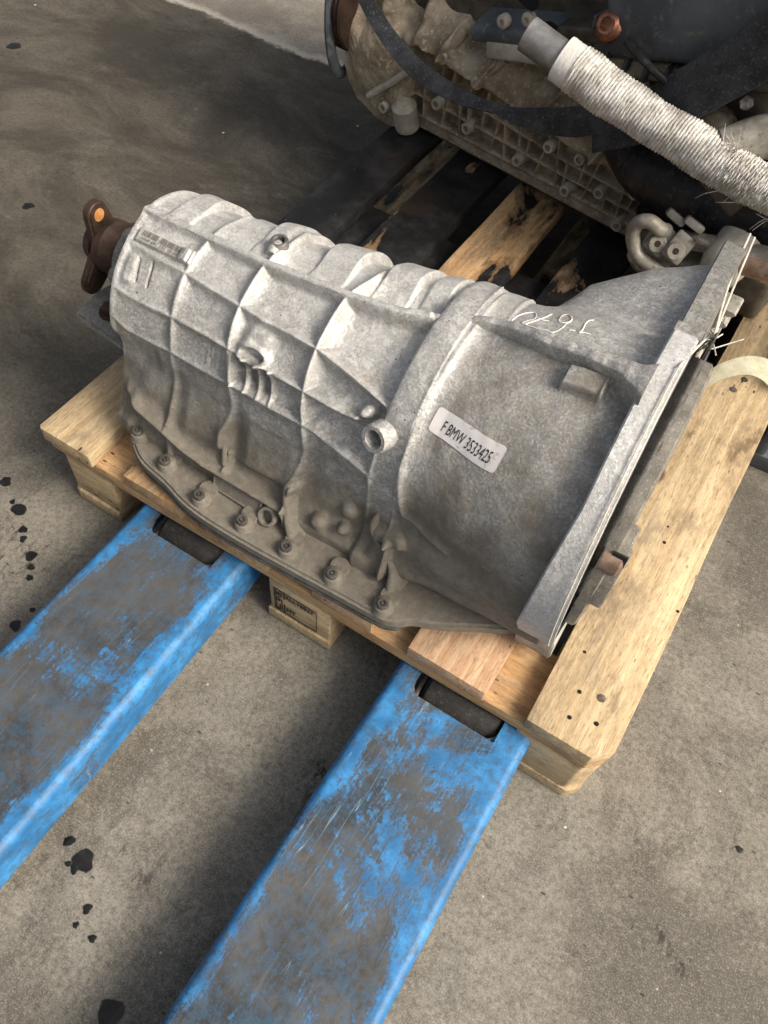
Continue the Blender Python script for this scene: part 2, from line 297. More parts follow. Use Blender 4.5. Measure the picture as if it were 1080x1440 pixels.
def add_lathe(bm,prof,c,d=(0,0,1),n=28,cap=True):
    """prof: list of (radius, height) about direction d from c"""
    rot=axis_rot(d); c=Vector(c); rings=[]
    for rr,h in prof:
        rings.append([bm.verts.new(c+rot@Vector((rr*math.cos(2*math.pi*k/n),rr*math.sin(2*math.pi*k/n),h))) for k in range(n)])
    for a,b in zip(rings,rings[1:]):
        for k in range(n): bm.faces.new((a[k],a[(k+1)%n],b[(k+1)%n],b[k]))
    if cap:
        if prof[0][0]>1e-5: bm.faces.new(rings[0][::-1])
        if prof[-1][0]>1e-5: bm.faces.new(rings[-1])
def add_tube(bm,P,rad,n=12,cap=True,sub=8,flat=None,wob=None):
    """round (or flattened) tube through the points P; rad number or list"""
    P=catmull(P,max(2,sub*(len(P)-1)+1)) if sub>1 else np.asarray(P,float)
    k=len(P); rr=np.interp(np.linspace(0,1,k),np.linspace(0,1,len(rad)),rad) if hasattr(rad,'__len__') else np.full(k,rad)
    up=Vector((0,0,1)); rings=[]; prev=None
    for i in range(k):
        t=Vector(P[min(i+1,k-1)])-Vector(P[max(i-1,0)]); t.normalize()
        if prev is None:
            a=t.cross(up); 
            if a.length<.1: a=t.cross(Vector((1,0,0)))
            a.normalize()
        else: a=(prev-t*prev.dot(t)).normalized()
        prev=a; b=t.cross(a)
        ring=[]
        for j in range(n):
            th=2*math.pi*j/n; w=wob(i,j) if wob else 1
            ring.append(bm.verts.new(Vector(P[i])+(a*math.cos(th)+b*math.sin(th)*(flat or 1))*rr[i]*w))
        rings.append(ring)
    for A,B in zip(rings,rings[1:]):
        for j in range(n): bm.faces.new((A[j],A[(j+1)%n],B[(j+1)%n],B[j]))
    if cap: bm.faces.new(rings[0][::-1]); bm.faces.new(rings[-1])
    return rings
def add_prism(bm,poly,ax,thick,map3):
    """polygon (2D list) extruded; map3(x,y,h)->3D"""
    a=[bm.verts.new(map3(x,y,0)) for x,y in poly]; b=[bm.verts.new(map3(x,y,thick)) for x,y in poly]
    n=len(poly)
    for k in range(n): bm.faces.new((a[k],a[(k+1)%n],b[(k+1)%n],b[k]))
    fa=bm.faces.new(a[::-1]); fb=bm.faces.new(b); return fa,fb
def add_ribbon(bm,P,half,normal,thick=.002,sub=8,twist=None):
    """flat strap of width 2*half following P, lying against `normal` (vector or list of vectors)"""
    P=np.asarray(P,float); k=sub*(len(P)-1)+1; Q=catmull(P,k)
    N=[Vector(n_).normalized() for n_ in (normal if isinstance(normal[0],(list,tuple,Vector)) else [normal]*len(P))]
    H=half if hasattr(half,'__len__') else [half]*len(P)
    rows=[]
    for i in range(k):
        s=i/(k-1)*(len(N)-1); a=int(min(s,len(N)-2)); nn=N[a].lerp(N[a+1],s-a).normalized()
        h=float(np.interp(i/(k-1),np.linspace(0,1,len(H)),H))
        t=(Vector(Q[min(i+1,k-1)])-Vector(Q[max(i-1,0)])).normalized(); sd=t.cross(nn).normalized()
        p=Vector(Q[i]); rows.append([bm.verts.new(p+sd*h*x+nn*thick*(z+.35*(1-x*x))) for x,z in ((-1,0),(-.5,0),(0,0),(.5,0),(1,0),(1,1),(.5,1),(0,1),(-.5,1),(-1,1))])
    for A,B in zip(rows,rows[1:]):
        for j in range(10): bm.faces.new((A[j],A[(j+1)%10],B[(j+1)%10],B[j]))
    bm.faces.new(rows[0][::-1]); bm.faces.new(rows[-1])
def vnoise(U,Vv,scale,seed):
    """smooth value noise on 2D arrays"""
    rs=np.random.RandomState(seed); G=rs.rand(256,256)
    x=U*scale; y=Vv*scale; xi=np.floor(x).astype(int); yi=np.floor(y).astype(int); fx=x-xi; fy=y-yi
    fx=fx*fx*(3-2*fx); fy=fy*fy*(3-2*fy)
    g=lambda a,b: G[a%256,b%256]
    return (g(xi,yi)*(1-fx)+g(xi+1,yi)*fx)*(1-fy)+(g(xi,yi+1)*(1-fx)+g(xi+1,yi+1)*fx)*fy-.5
#--GEO
def lerp_tab(x, tab):
    xs=[a for a,_ in tab]; ys=[b for _,b in tab]
    return np.interp(x, xs, ys)
def catmull(P, n):                       # P: (k,dim) -> (n,dim) evenly spaced along its length
    P=np.asarray(P,float); k=len(P)
    Q=np.vstack([2*P[0]-P[1],P,2*P[-1]-P[-2]])
    out=[]
    for i in range(k-1):
        t=np.linspace(0,1,24,endpoint=False)[:,None]
        p0,p1,p2,p3=Q[i],Q[i+1],Q[i+2],Q[i+3]
        out.append(.5*((2*p1)+(-p0+p2)*t+(2*p0-5*p1+4*p2-p3)*t*t+(-p0+3*p1-3*p2+p3)*t**3))
    out.append(P[-1:]); out=np.vstack(out)
    s=np.r_[0,np.cumsum(np.linalg.norm(np.diff(out,axis=0),axis=1))]
    q=np.linspace(0,s[-1],n)
    return np.stack([np.interp(q,s,out[:,j]) for j in range(P.shape[1])],1)
SHEAR=.06
GY=math.radians(1.5); GC=(.39,.198,.303)
def to_world(u,v,w):
    c,s=math.cos(GY),math.sin(GY); u=u-w*np.interp(u,[.50,.64],[0,SHEAR]); a=u-GC[0]
    return np.stack([GC[0]+a*c-v*s, GC[1]+a*s+v*c, GC[2]+w],-1)
def case_R(u):
    return lerp_tab(u,[(.08,.116),(.175,.117),(.257,.123),(.356,.129),(.44,.135),(.50,.138),(.55,.150),(.60,.160),(.66,.167)])
def case_sec(u,n):
    """near foot -> near wall -> over the top -> far foot, (v,w)"""
    R=float(case_R(u)); k=float(np.clip((u-.10)/.03,0,1))
    b=float(np.clip((u-.44)/.12,0,1)); b=b*b*(3-2*b)           # 0 case, 1 bell
    lo=[(-.163,-.128),(-.160,-.112),(-.149,-.100),(-.134,-.072)]
    lb=[(-.150+.035*b,-.145),(-.147,-.115),(-.150,-.09),(-.158,-.06)]
    lo=[((1-b)*x0+b*x1,(1-b)*y0+b*y1) for (x0,y0),(x1,y1) in zip(lo,lb)]
    if k<1: lo=[(x*(.93+.07*k),y) for x,y in lo]
    P=list(lo)
    for a in (192,178,160,140,120,100,80,60,40,20,4,-12):
        r=R
        if a<100: r=R*(1-float(lerp_tab(u,[(.09,.15),(.2,.135),(.3,.12),(.40,.06),(.45,0)]))*min(1,(100-a)/50))
        P.append((r*math.cos(math.radians(a)),r*math.sin(math.radians(a))))
    P+=[(-x,y) for x,y in lo[::-1]]
    return catmull(P,n)
def case_base(u0,u1,nu,n):
    us=np.linspace(u0,u1,nu)
    S=np.stack([case_sec(u,n) for u in us])                   # nu,n,2
    return us,S
#--END
# ---------------------------------------------------------------- surroundings: floor and the shed that shades the back
bm=bmesh.new()
n_=40
for i in range(n_+1):
    for j in range(n_+1): bm.verts.new((-14+28*i/n_,-14+28*j/n_,0))
bm.verts.ensure_lookup_table()
for i in range(n_):
    for j in range(n_): bm.faces.new([bm.verts[i*(n_+1)+j],bm.verts[(i+1)*(n_+1)+j],bm.verts[(i+1)*(n_+1)+j+1],bm.verts[i*(n_+1)+j+1]])
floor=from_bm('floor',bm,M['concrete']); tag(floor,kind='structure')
M['oil']=flat('fresh_oil',(.006,.006,.007),.35)
def mat_oil():
    m=Mat('fresh_oil',.35,0,.5); P=geo(m); fd=m.attr('fade'); m.color(m.mix(m.ramp(m.noise(45,4,.7,P),.4,.7),(.006,.0055,.005),(.022,.019,.015)))
    a=m.ramp(m.math('ADD',fd,m.math('MULTIPLY',m.math('SUBTRACT',m.noise(160,4,.7,P),.5),.55)),.12,.42); m.sock(a,m.b.inputs['Alpha']); return m.m
M['oil']=mat_oil()
def blob(x,y,rad,seed,z=.0012):
    rr=random.Random(seed); n=30; ph=[rr.uniform(0,6.28) for _ in range(4)]; am=[rr.uniform(.04,.16) for _ in range(4)]
    V=[(x,y,z)]; F=[(0,1+k,1+(k+1)%n) for k in range(n)]; fade=[1.]
    for ring,(s,fv) in enumerate(((.55,1.),(.85,.75),(1.0,.35),(1.28,0.))):
        for k in range(n):
            a=2*math.pi*k/n; q=rad*s*(1+am[0]*math.sin(2*a+ph[0])+am[1]*math.sin(3*a+ph[1])+.6*am[2]*math.sin(5*a+ph[2]))
            V.append((x+q*math.cos(a),y+q*math.sin(a),z*(1-.12*ring))); fade.append(fv)
        if ring:
            for k in range(n):
                p,q_=1+(ring-1)*n,1+ring*n; F.append((p+k,q_+k,q_+(k+1)%n,p+(k+1)%n))
    return V,F,fade
for k,(x,y,rr_) in enumerate(OILS):
    V,F,fd=blob(x,y,rr_*.85,k+3); o=pydata('oil_spot',V,F,M['oil'],floor,True)
    at=o.data.attributes.new('fade','FLOAT','POINT'); at.data.foreach_set('value',fd)
M['shed']=mat_plain('painted_shed_cladding',(.20,.20,.19),(.26,.26,.25),3,.8)
for nm,c,s in SHED:
    bm=bmesh.new(); add_box(bm,c,s); tag(from_bm(nm,bm,M['shed']),kind='structure')
# ---------------------------------------------------------------- pallet
pal=thing('wooden_pallet','pale softwood pallet with its far half soaked black with oil','pallet',(.4,.6,0))
def board(name,x0,x1,y0,y1,z0,z1,mat,along='y',stain=0.,ch=None,bev=.0018,seed=0,parent=pal):
    """box with rounded, slightly uneven arrises; its local x axis follows the grain. ch: cut corners {(sx,sy):size}"""
    L=(y1-y0) if along=='y' else (x1-x0); W=(x1-x0) if along=='y' else (y1-y0); H=z1-z0
    rr=random.Random(seed+int(x0*1000)+int(y0*977)); bm=bmesh.new(); ch=ch or {}
    out=[]
    for sx,sy in ((-1,-1),(1,-1),(1,1),(-1,1)):
        cx,cy=sx*L/2,sy*W/2; c=ch.get((sx,sy),0)
        if c:
            a=(cx-sx*c,cy); b=(cx,cy-sy*c)
            out+= [a,b] if (sx*sy)>0 and False else ([b,a] if (sx,sy) in ((-1,-1),(1,1)) else [a,b])
        else: out.append((cx,cy))
    # fix ordering (counter clockwise)
    out=sorted(out,key=lambda p: math.atan2(p[1]/W,p[0]/L))
    add_prism(bm,out,None,H,lambda x,y,h:Vector((x,y,h-H/2)))
    nseg=max(2,int(L/.06))
    bmesh.ops.bevel(bm,geom=bm.edges[:],offset=bev,segments=2,affect='EDGES',profile=.6)
    for k in range(1,nseg):
        x=-L/2+L*k/nseg+rr.uniform(-.008,.008)
        bmesh.ops.bisect_plane(bm,geom=bm.verts[:]+bm.edges[:]+bm.faces[:],plane_co=(x,0,0),plane_no=(1,0,0))
    ph=rr.uniform(0,9); bow=rr.uniform(-.0012,.0012)
    for v in bm.verts:
        v.co.y+=.0011*math.sin(v.co.x*17+ph)*(1 if v.co.y>0 else -.8)+rr.uniform(-.0003,.0003)
        v.co.z+=.0006*math.sin(v.co.x*11+ph*2+v.co.y*20)+bow*math.cos(math.pi*v.co.x/L)+rr.uniform(-.0002,.0002)
    bmesh.ops.recalc_face_normals(bm,faces=bm.faces[:])
    for e in bm.edges:
        if len(e.link_faces)==2 and e.calc_face_angle(0)>R(50): e.smooth=False
    me=bpy.data.meshes.new(name); bm.to_mesh(me); bm.free(); me.materials.append(mat)
    me.polygons.foreach_set('use_smooth',[True]*len(me.polygons))
    o=bpy.data.objects.new(name,me); C.objects.link(o); o.parent=parent
    o.location=Vector(((x0+x1)/2,(y0+y1)/2,(z0+z1)/2))-OFF[parent.name]
    if along=='y': o.rotation_euler=(0,0,math.pi/2)
    o['stain']=stain; return o
DECK=[(0,.0845,'wood_grey',.85,.146),(.136,.229,'wood',.68,.144),(.266,.3605,'wood',.33,.144),(.420,.5055,'wood_red',.70,.144),(.553,.6525,'wood_red',1.0,.144),(.702,.800,'wood_grey',.25,.144)]
M['nail']=mat_plain('rusty_nail_head',(.05,.035,.028),(.22,.19,.16),90,.55,.6,.3)
decks=[]
for k,(a,b,mt,st,zt) in enumerate(DECK):
    # far boards are cut at the stringers a little unevenly
    ch={}
    if k==5: ch={(-1,-1):.019}
    if k==0: ch={(-1,1):.004}
    o=board('deck_board',a,b,(-.004,.000,-.002,.001,0,0)[k],1.2,.122,zt,M[mt],'y',st,ch,seed=k)
    decks.append(o)
lab=['knotty left hand deck board with torn fibres and a purple stain',None,'part clean, part blackened deck board','reddish deck board',None,'weathered outer deck board with nail heads at its end']
for o,l in zip(decks,lab):
    if l: o['label']=l
for k,(y0,y1) in enumerate(((.0,.10),(.5275,.6725),(1.10,1.20))):
    board('stringer',0.0015,.7985,y0+.002,y1-.002,.100,.1217,M['wood'],'x',(.0,.9,1.)[k],{(1,-1):.017} if k==0 else {},seed=k+20)
BX=((.002,.100),(.356,.447),(.700,.798))
for j,(y0,y1) in enumerate(((.003,.10),(.5275,.6725),(1.10,1.197))):
    for i,(x0,x1) in enumerate(BX):
        ch={}
        if j==0 and i==0: ch={(-1,-1):.020}
        if j==0 and i==2: ch={(1,-1):.017}
        o=board('block',x0,x1,y0,y1 if j else y1+.03,.0222,.0998,M['wood_grey' if j==0 else 'wood'],'x',(.0,.9,1.)[j],ch,bev=.0025,seed=40+i*3+j)
        if j==0 and i==1: stampblock=o; o['label']='middle block with a branded stamp'
for i,(x0,x1) in enumerate(((.0,.100),(.352,.449),(.700,.800))):
    ch={}
    if i==0: ch={(-1,1):.022}
    if i==2: ch={(-1,-1):.014}
    board('bottom_board',x0,x1,.0,1.2,.0,.022,M['wood_grey'],'y',.35,ch,bev=.004,seed=70+i)
def nail(x,y,z,rad,pull=0,parent=None,dark=False):
    bm=bmesh.new(); add_lathe(bm,[(rad,-.0012),(rad,.0004),(rad*.8,.0008),(0.0001,.0008)],(x,y,z),n=12,cap=False)
    return from_bm('nail_head',bm,M['dark'] if dark else M['nail'],None,True)
for (x,y,rad,dk) in NAILS:
    bm=bmesh.new(); add_lathe(bm,[(rad,-.0012),(rad,.0003),(rad*.75,.0007),(0.0001,.0007)],(x,y,.1442),n=12,cap=False)
    o=from_bm('nail_head',bm,M['dark' if dk else 'nail'],pal,True)
# burnt-in stamp on the middle block
def text_mesh(name,body,size,mat,parent,origin,xdir,ydir,width=None,extrude=.0002,shear=0,boldoff=0):
    cu=bpy.data.curves.new(name,'FONT'); cu.body=body; cu.size=size; cu.extrude=extrude; cu.shear=shear; cu.offset=boldoff
    to=bpy.data.objects.new(name,cu); C.objects.link(to); bpy.context.view_layer.update()
    dg=bpy.context.evaluated_depsgraph_get(); me=bpy.data.meshes.new_from_object(to.evaluated_get(dg)); bpy.data.objects.remove(to)
    xs=[v.co.x for v in me.vertices]; sx=1
    if width: sx=width/(max(xs)-min(xs))
    x0=min(xs); X=Vector(xdir).normalized(); Y=Vector(ydir).normalized(); Z=X.cross(Y)
    for v in me.vertices:
        p=Vector(origin)+X*(v.co.x-x0)*sx+Y*v.co.y+Z*v.co.z; v.co=p
    return link(name,me,mat,parent)
M['burn']=flat('burnt_in_ink',(.035,.022,.014),.9)
st=thing_stamp=None
def stampbox():
    y=.0022; bm=bmesh.new()
    def bar(x0,z0,x1,z1,w=.0009):
        d=Vector((x1-x0,0,z1-z0)); L=d.length; a=math.atan2(z1-z0,x1-x0)
        add_box(bm,((x0+x1)/2,y,(z0+z1)/2),(L,.0009,w),Matrix.Rotation(-a,3,'Y'))
    X0,X1,Z0,Z1=.364,.428,.030,.084
    bar(X0,Z1,X1,Z1); bar(X0,Z0,X1,Z0); bar(X0,Z0,X0,Z1); bar(X1,Z0,X1,Z1,.0006)
    bar(.379,Z0,.379,.052,.0016); bar(.379,.068,.379,Z1,.0016)
    # coarse grown-in lettering column left of the divider
    for (a,b,c_,d) in ((.3665,.080,.3665,.066),(.371,.080,.371,.066),(.3665,.073,.371,.073),(.3745,.080,.3745,.068),(.3665,.062,.3665,.050),(.3665,.062,.372,.062),(.3665,.056,.3715,.056),(.372,.062,.372,.056),(.375,.062,.375,.050),(.3665,.047,.3665,.034),(.3665,.034,.372,.034),(.372,.047,.372,.034),(.375,.047,.375,.036)):
        bar(a,b,c_,d,.0014)
    return bm
def keep_world(o,parent):
    """make o (built in world coordinates) a child of a part that is itself placed or turned"""
    bpy.context.view_layer.update(); o.parent=parent; o.matrix_parent_inverse=parent.matrix_world.inverted(); return o
o=from_bm('stamp_frame',stampbox(),M['burn']); keep_world(o,stampblock)
o=text_mesh('stamp_number','RU-78527',.0115,M['burn'],None,(.382,.0018,.0725),(1,0,0),(0,0,1),width=.042,boldoff=.0003); keep_world(o,stampblock)
o=text_mesh('stamp_letters','HT',.012,M['burn'],None,(.3825,.0018,.040),(1,0,0),(0,0,1),width=.014,boldoff=.0003); keep_world(o,stampblock)
# ---------------------------------------------------------------- pallet jack forks
jack=thing('pallet_jack','scuffed blue pallet jack whose two worn forks reach under the pallet','pallet jack',(.435,-.6,0))
def fork(x0,x1,label):
    ytip=.30; yb=-1.25; zt=.0905; dz=.056; W=x1-x0
    # cross section of the folded steel (x,z), open below
    def sec():
        P=[]; r_=.0065
        P.append((0,-dz)); 
        for k in range(7): a=math.pi-k*math.pi/12; P.append((r_+r_*math.cos(a),-r_+r_*math.sin(a)))
        for k in range(1,14): P.append((r_+(W-2*r_)*k/14,0))
        for k in range(7): a=math.pi/2-k*math.pi/12; P.append((W-r_+r_*math.cos(a),-r_+r_*math.sin(a)))
        P.append((W,-dz)); return P
    S_=np.array(sec()); s=np.r_[0,np.cumsum(np.hypot(*np.diff(S_,axis=0).T))]; n=len(S_)
    ys=np.r_[np.linspace(yb,-.16,60),np.linspace(-.155,.12,112),np.linspace(.13,ytip,14)]
    fr=[]
    V=np.zeros((len(ys),n,3))
    for i,y in enumerate(ys):
        taper=max(0,(y-.16)/(ytip-.16)); k=1-.35*taper**2
        V[i,:,0]=x0+W/2+(S_[:,0]-W/2)*k; V[i,:,1]=y; V[i,:,2]=zt+S_[:,1]-.0006*np.sin(S_[:,0]/W*math.pi)*0-.03*taper**2
    V[...,2]+=.0008*vnoise(V[...,0],V[...,1],22,3)
    me_o=grid_mesh('fork_blade',V,M['blue'],None)
    bm=bmesh.new(); bm.from_mesh(me_o.data); bpy.data.objects.remove(me_o)
    # wheel opening in the top plate
    wx0,wx1,wy0,wy1=x0+.024,x1-.031,WELL,WELL+.125
    for co,no in (((wx0,0,0),(1,0,0)),((wx1,0,0),(1,0,0)),((0,wy0,0),(0,1,0)),((0,wy1,0),(0,1,0))):
        bmesh.ops.bisect_plane(bm,geom=bm.verts[:]+bm.edges[:]+bm.faces[:],plane_co=co,plane_no=no)
    kill=[f_ for f_ in bm.faces if wx0<f_.calc_center_median().x<wx1 and wy0<f_.calc_center_median().y<wy1 and f_.calc_center_median().z>zt-.01]
    bmesh.ops.delete(bm,geom=kill,context='FACES')
    geom=bmesh.ops.solidify(bm,geom=bm.faces[:],thickness=.0045)
    rc=.017
    for cx,cy,a0,ex in ((wx0+rc,wy0+rc,180,wx0-.001),(wx1-rc,wy0+rc,270,wx1+.001)):
        add_prism(bm,[(ex,wy0-.001)]+[(cx+rc*math.cos(R(a0+15*k)),cy+rc*math.sin(R(a0+15*k))) for k in range(7)],None,.0045,lambda x,y,h:Vector((x,y,zt-.0047+h)))
    bmesh.ops.recalc_face_normals(bm,faces=bm.faces[:])
    for e in bm.edges:
        if len(e.link_faces)==2 and e.calc_face_angle(0)>R(40): e.smooth=False
    me=bpy.data.meshes.new('fork'); bm.to_mesh(me); bm.free()
    o=link('fork',me,M['blue'],jack,True); o['label']=label
    def edge(co):
        d=np.minimum(co[:,0]-x0,x1-co[:,0]); e=np.clip(1-d/.026,0,1)*.85+np.clip(1-np.abs(co[:,1]+.03)/.11,0,1)*np.where(co[:,0]>.45,.40,.62)
        return np.clip(e,0,1.0)
    setattr_z(o,'edge',edge)
    setattr_z(o,'crease_glint',lambda co: np.clip(1-np.abs(co[:,0]-(x1-.003))/.003,0,1)*np.clip((co[:,2]-zt+.02)/.01,0,1)*CREASE_GLINT[label[:4]=='left'])
    # wheel carrier and rollers in the opening
    bm=bmesh.new(); add_box(bm,((wx0+wx1)/2+.004,wy0+.09,zt-.036),(wx1-wx0+.0,.22,.006),None,.001); p=from_bm('wheel_carrier',bm,M['steel_dark'],jack)
    bm=bmesh.new()
    prof=[(.010,-.050),(.030,-.050),(.0365,-.045),(.038,-.040),(.038,.040),(.0365,.045),(.030,.050),(.010,.050)]
    xc=(wx0+wx1)/2+.006
    add_lathe(bm,prof,(xc,wy0+.034,zt-.036-.0),(1,0,0),40); add_lathe(bm,prof,(xc,wy0+.118,zt-.036),(1,0,0),40)
    for v in bm.verts: v.co.z=max(v.co.z,.003)
    p=from_bm('load_roller',bm,M['rubber'],o,True)
    bm=bmesh.new()
    for s_ in (wx0+.006,):
        add_box(bm,(s_,wy0+.07,zt-.034),(.007,.15,.040),None,.003); add_lathe(bm,[(.013,0),(.013,.006),(.011,.008)],(s_+.003,wy0+.034,zt-.030),(1,0,0),20)
    p=from_bm('roller_bracket',bm,M['steel_dark'],o,True)
    return o
CREASE_GLINT={True:.22,False:.08}
fork(.160,.318,'left fork, its rubbed steel showing along the middle')
fork(.5515,.7165,'right fork, its blue paint worn through in patches')
bm=bmesh.new(); add_box(bm,(.438,-1.32,.14),(.56,.13,.24),None,.02); from_bm('jack_frame',bm,M['blue'],jack,True)
setattr_z(bpy.data.objects['jack_frame'],'edge',lambda co: np.full(len(co),.5)); setattr_z(bpy.data.objects['jack_frame'],'crease_glint',lambda co: np.zeros(len(co)))
# ---------------------------------------------------------------- gearbox
gb=thing('automatic_gearbox','ribbed cast aluminium gearbox lying across the near end of the pallet','gearbox',(.39,.198,.144))
def SL(u_):                                                # section length (m) at station u
    return np.interp(u_,_us,_len)
_us=np.linspace(.08,.66,30); _len=np.array([np.hypot(*np.diff(case_sec(x,160),axis=0).T).sum() for x in _us])
def seg_dist(U,Sm,poly):
    """distance (m) on the unrolled casing to a polyline of (u,t)"""
    P=np.array(poly,float); P=np.c_[P[:,0],P[:,1]*SL(P[:,0])]; d=np.full(U.shape,9.); 
    for a,b in zip(P,P[1:]):
        ab=b-a; L=ab@ab+1e-12; k=np.clip(((U-a[0])*ab[0]+(Sm-a[1])*ab[1])/L,0,1)
        d=np.minimum(d,np.hypot(U-a[0]-k*ab[0],Sm-a[1]-k*ab[1]))
    return d
def rib(d,w,f): 
    e=np.clip(d-w,0,None); return np.where(d<w,1-.12*(d/w)**2,.88*np.exp(-(e/f)**1.0))
def sstep(x,a,b):
    k=np.clip((x-a)/(b-a),0,1); return k*k*(3-2*k)
def boxmask(U,Sm,u0,u1,s0,s1,f):
    return sstep(U,u0-f,u0+f)*(1-sstep(U,u1-f,u1+f))*sstep(Sm,s0-f,s0+f)*(1-sstep(Sm,s1-f,s1+f))
L1=[(.09,.4655),(.15,.4650),(.25,.4610),(.35,.4640),(.40,.4665),(.4467,.4793),(.4735,.495),(.498,.5007),(.522,.495),(.548,.485),(.578,.4793),(.607,.475),(.63,.4721),(.6466,.4664),(.665,.462)]
L2=[(.08,.404),(.132,.3963),(.174,.3934),(.212,.3863),(.25,.381),(.282,.3755),(.316,.3734),(.35,.369),(.387,.3562),(.42,.342),(.446,.330)]
L3=[(.09,.3165),(.176,.3160),(.216,.3133),(.253,.3104),(.302,.3062),(.351,.2995),(.40,.296),(.415,.297)]
L4=[(.095,.262),(.120,.2489),(.18,.2500),(.22,.2465),(.26,.2475),(.31,.2432),(.357,.2432),(.373,.2425),(.42,.2232),(.456,.2074),(.482,.196)]
L5=[(.108,.096),(.1339,.0801),(.155,.0701),(.1737,.0629),(.2038,.0472),(.2338,.040),(.2615,.038),(.298,.0355),(.3232,.034),(.350,.032)]
T1=[(.1875,.56),(.1826,.4993),(.1794,.4692),(.1765,.4363),(.1745,.3963),(.1745,.3662),(.1755,.3276),(.1785,.2876),(.1795,.2461),(.1765,.1845),(.1765,.1388),(.1745,.0916),(.1737,.0629),(.182,.02)]
T2=[(.259,.5637),(.2574,.5036),(.2525,.4607),(.2517,.4235),(.2505,.3877),(.2510,.3562),(.2535,.3162),(.257,.2847),(.2606,.2504),(.265,.2103),(.2574,.1574),(.2501,.123),(.2509,.095)]
T3=[(.3614,.5551),(.3565,.5021),(.35,.4621),(.3490,.4177),(.3486,.372),(.3492,.3391),(.3508,.3019),(.3535,.2718),(.3582,.2432),(.3630,.1974),(.3582,.1502),(.3525,.1144),(.3476,.0887)]
def displacement(U,T):
    Sm=T*SL(U); Sn=T*.6; D=np.zeros(U.shape); G=np.zeros(U.shape)
    body=1-sstep(U,.438,.446)
    up=sstep(T,.225,.25)                                   # upper, lattice-ribbed half
    lat=np.zeros(U.shape)
    for poly,w,f_,h in ((L1,.0036,.0026,1.45),(L2,.0015,.0058,1),(L3,.0015,.0055,1),(L4,.0018,.0055,1),(T1,.0019,.0062,1),(T2,.0019,.0062,1),(T3,.0019,.0062,1)):
        lat=np.maximum(lat,rib(seg_dist(U,Sm,poly),w,f_)*h)
    lat=np.maximum(lat,rib(np.abs(U-.0955),.0024,.005)*sstep(T,.20,.24))
    lat=np.maximum(lat,sstep(U,.4425,.4450)*sstep(T,.30,.33))
    low=rib(seg_dist(U,Sm,L5),.0035,.010)*(1-sstep(T,.2,.25))
    far=sstep(T,.50,.56)
    depth=.0078*(1-far*.45)
    D+=(np.maximum(lat,low)-1)*depth*body
    # quilted cells: each falls away towards its left hand wall
    for (a,b) in ((.097,.176),(.178,.252),(.254,.350),(.352,.445)):
        k=np.clip((U-a)/(b-a),0,1); D+=body*up*(1-far)*(1-np.minimum(lat,1))*(-.0045*k**2.0+.0012)
    # lower panels bulge under the belt rib
    for (a,b,t0,t1,h) in ((.119,.1745,.10,.235,.004),(.180,.262,.065,.235,.008),(.268,.360,.055,.230,.009),(.370,.47,.06,.19,.004)):
        k=boxmask(U,Sn,a+.010,b-.006,t0*.6+.010,t1*.6-.016,.012); D+=k*h*body
    # ledge above the rim: overhanging lip with a shaded channel under it
    d5l=seg_dist(U,Sm,L5); below=Sm<np.interp(U,[p[0] for p in L5],[p[1] for p in L5])*SL(U)
    lipw=sstep(U,.112,.125)*(1-sstep(U,.350,.362))
    D+=lipw*np.where(below,.0055*np.exp(-(d5l/.0028)**2)-.0075*(1-np.exp(-(d5l/.004)**2)),.0065*np.exp(-(d5l/.012)**2))*(1-sstep(T,.2,.25))
    # facet on the lower left corner
    D-=.006*boxmask(U,Sn,.118,.150,.165*.6,.235*.6,.010)*body
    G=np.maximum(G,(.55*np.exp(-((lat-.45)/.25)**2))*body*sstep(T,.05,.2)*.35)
    # arch band between case and bell, then the thin bell rib
    arch=boxmask(U,Sn,.4445,.4755,.30*.6,.80,.0012)*sstep(T,.285,.33)
    D+=arch*(.0008+.0040*np.sqrt(np.clip(1-((U-.4605)/.0165)**2,0,1)))-.0020*boxmask(U,Sn,.447,.476,.05,.8,.002)*(1-sstep(T,.28,.33))
    t5=[(.476,.60),(.4800,.4778),(.4792,.4292),(.4776,.3848),(.4776,.3534),(.4780,.3247),(.4776,.2933),(.4776,.2618),(.4800,.2303),(.4845,.1946),(.4890,.162),(.5166,.1602),(.5451,.165)]
    d5=seg_dist(U,Sm,t5); bell=sstep(U,.476,.479)
    D+=rib(d5,.0018,.0035)*.0052-.0016*bell
    D+=.0028*vnoise(U,Sm,18,5)*bell
    # top rib running out over the bell to the flange, growing as the bell falls away
    D+=.003*np.exp(-(seg_dist(U,Sm,L1)/.012)**2)*sstep(U,.50,.54)
    # row of bolt bosses on the far shoulder, each with a raised apron towards the rib
    for a,b,h in ((.118,.147,.0095),(.226,.264,.0085),(.294,.333,.0115),(.366,.403,.0105),(.414,.438,.007),(.480,.505,.004)):
        D+=h*boxmask(U,Sn,a,b,.474*.6,.80,.0017)*(.22+.78*sstep(T,.50,.575))
    D+=.004*boxmask(U,Sn,.183,.248,.475*.6,.80,.006)
    # two slots and a pad left of the number plate
    for p in ([(.1168,.382),(.1201,.3448)],[(.1331,.3863),(.1347,.3433)]):
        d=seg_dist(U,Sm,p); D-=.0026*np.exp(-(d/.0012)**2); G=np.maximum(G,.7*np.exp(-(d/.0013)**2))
    D+=.003*boxmask(U,Sn,.104,.1165,.335*.6,.385*.6,.004)
    # number plate pad
    D+=.0048*boxmask(U,Sn,.1035,.1700,.4080*.6,.4330*.6,.0010)+.0035*boxmask(U,Sn,.160,.174,.408*.6,.433*.6,.001)
    # slanted boss with an oval mouth
    d=seg_dist(U,Sm,[(.281,.370),(.2715,.345),(.2715,.322)]); D+=.003*np.exp(-(d/.008)**2)
    D+=.0070*boxmask(U,Sn,.268,.298,.320*.6,.362*.6,.008)
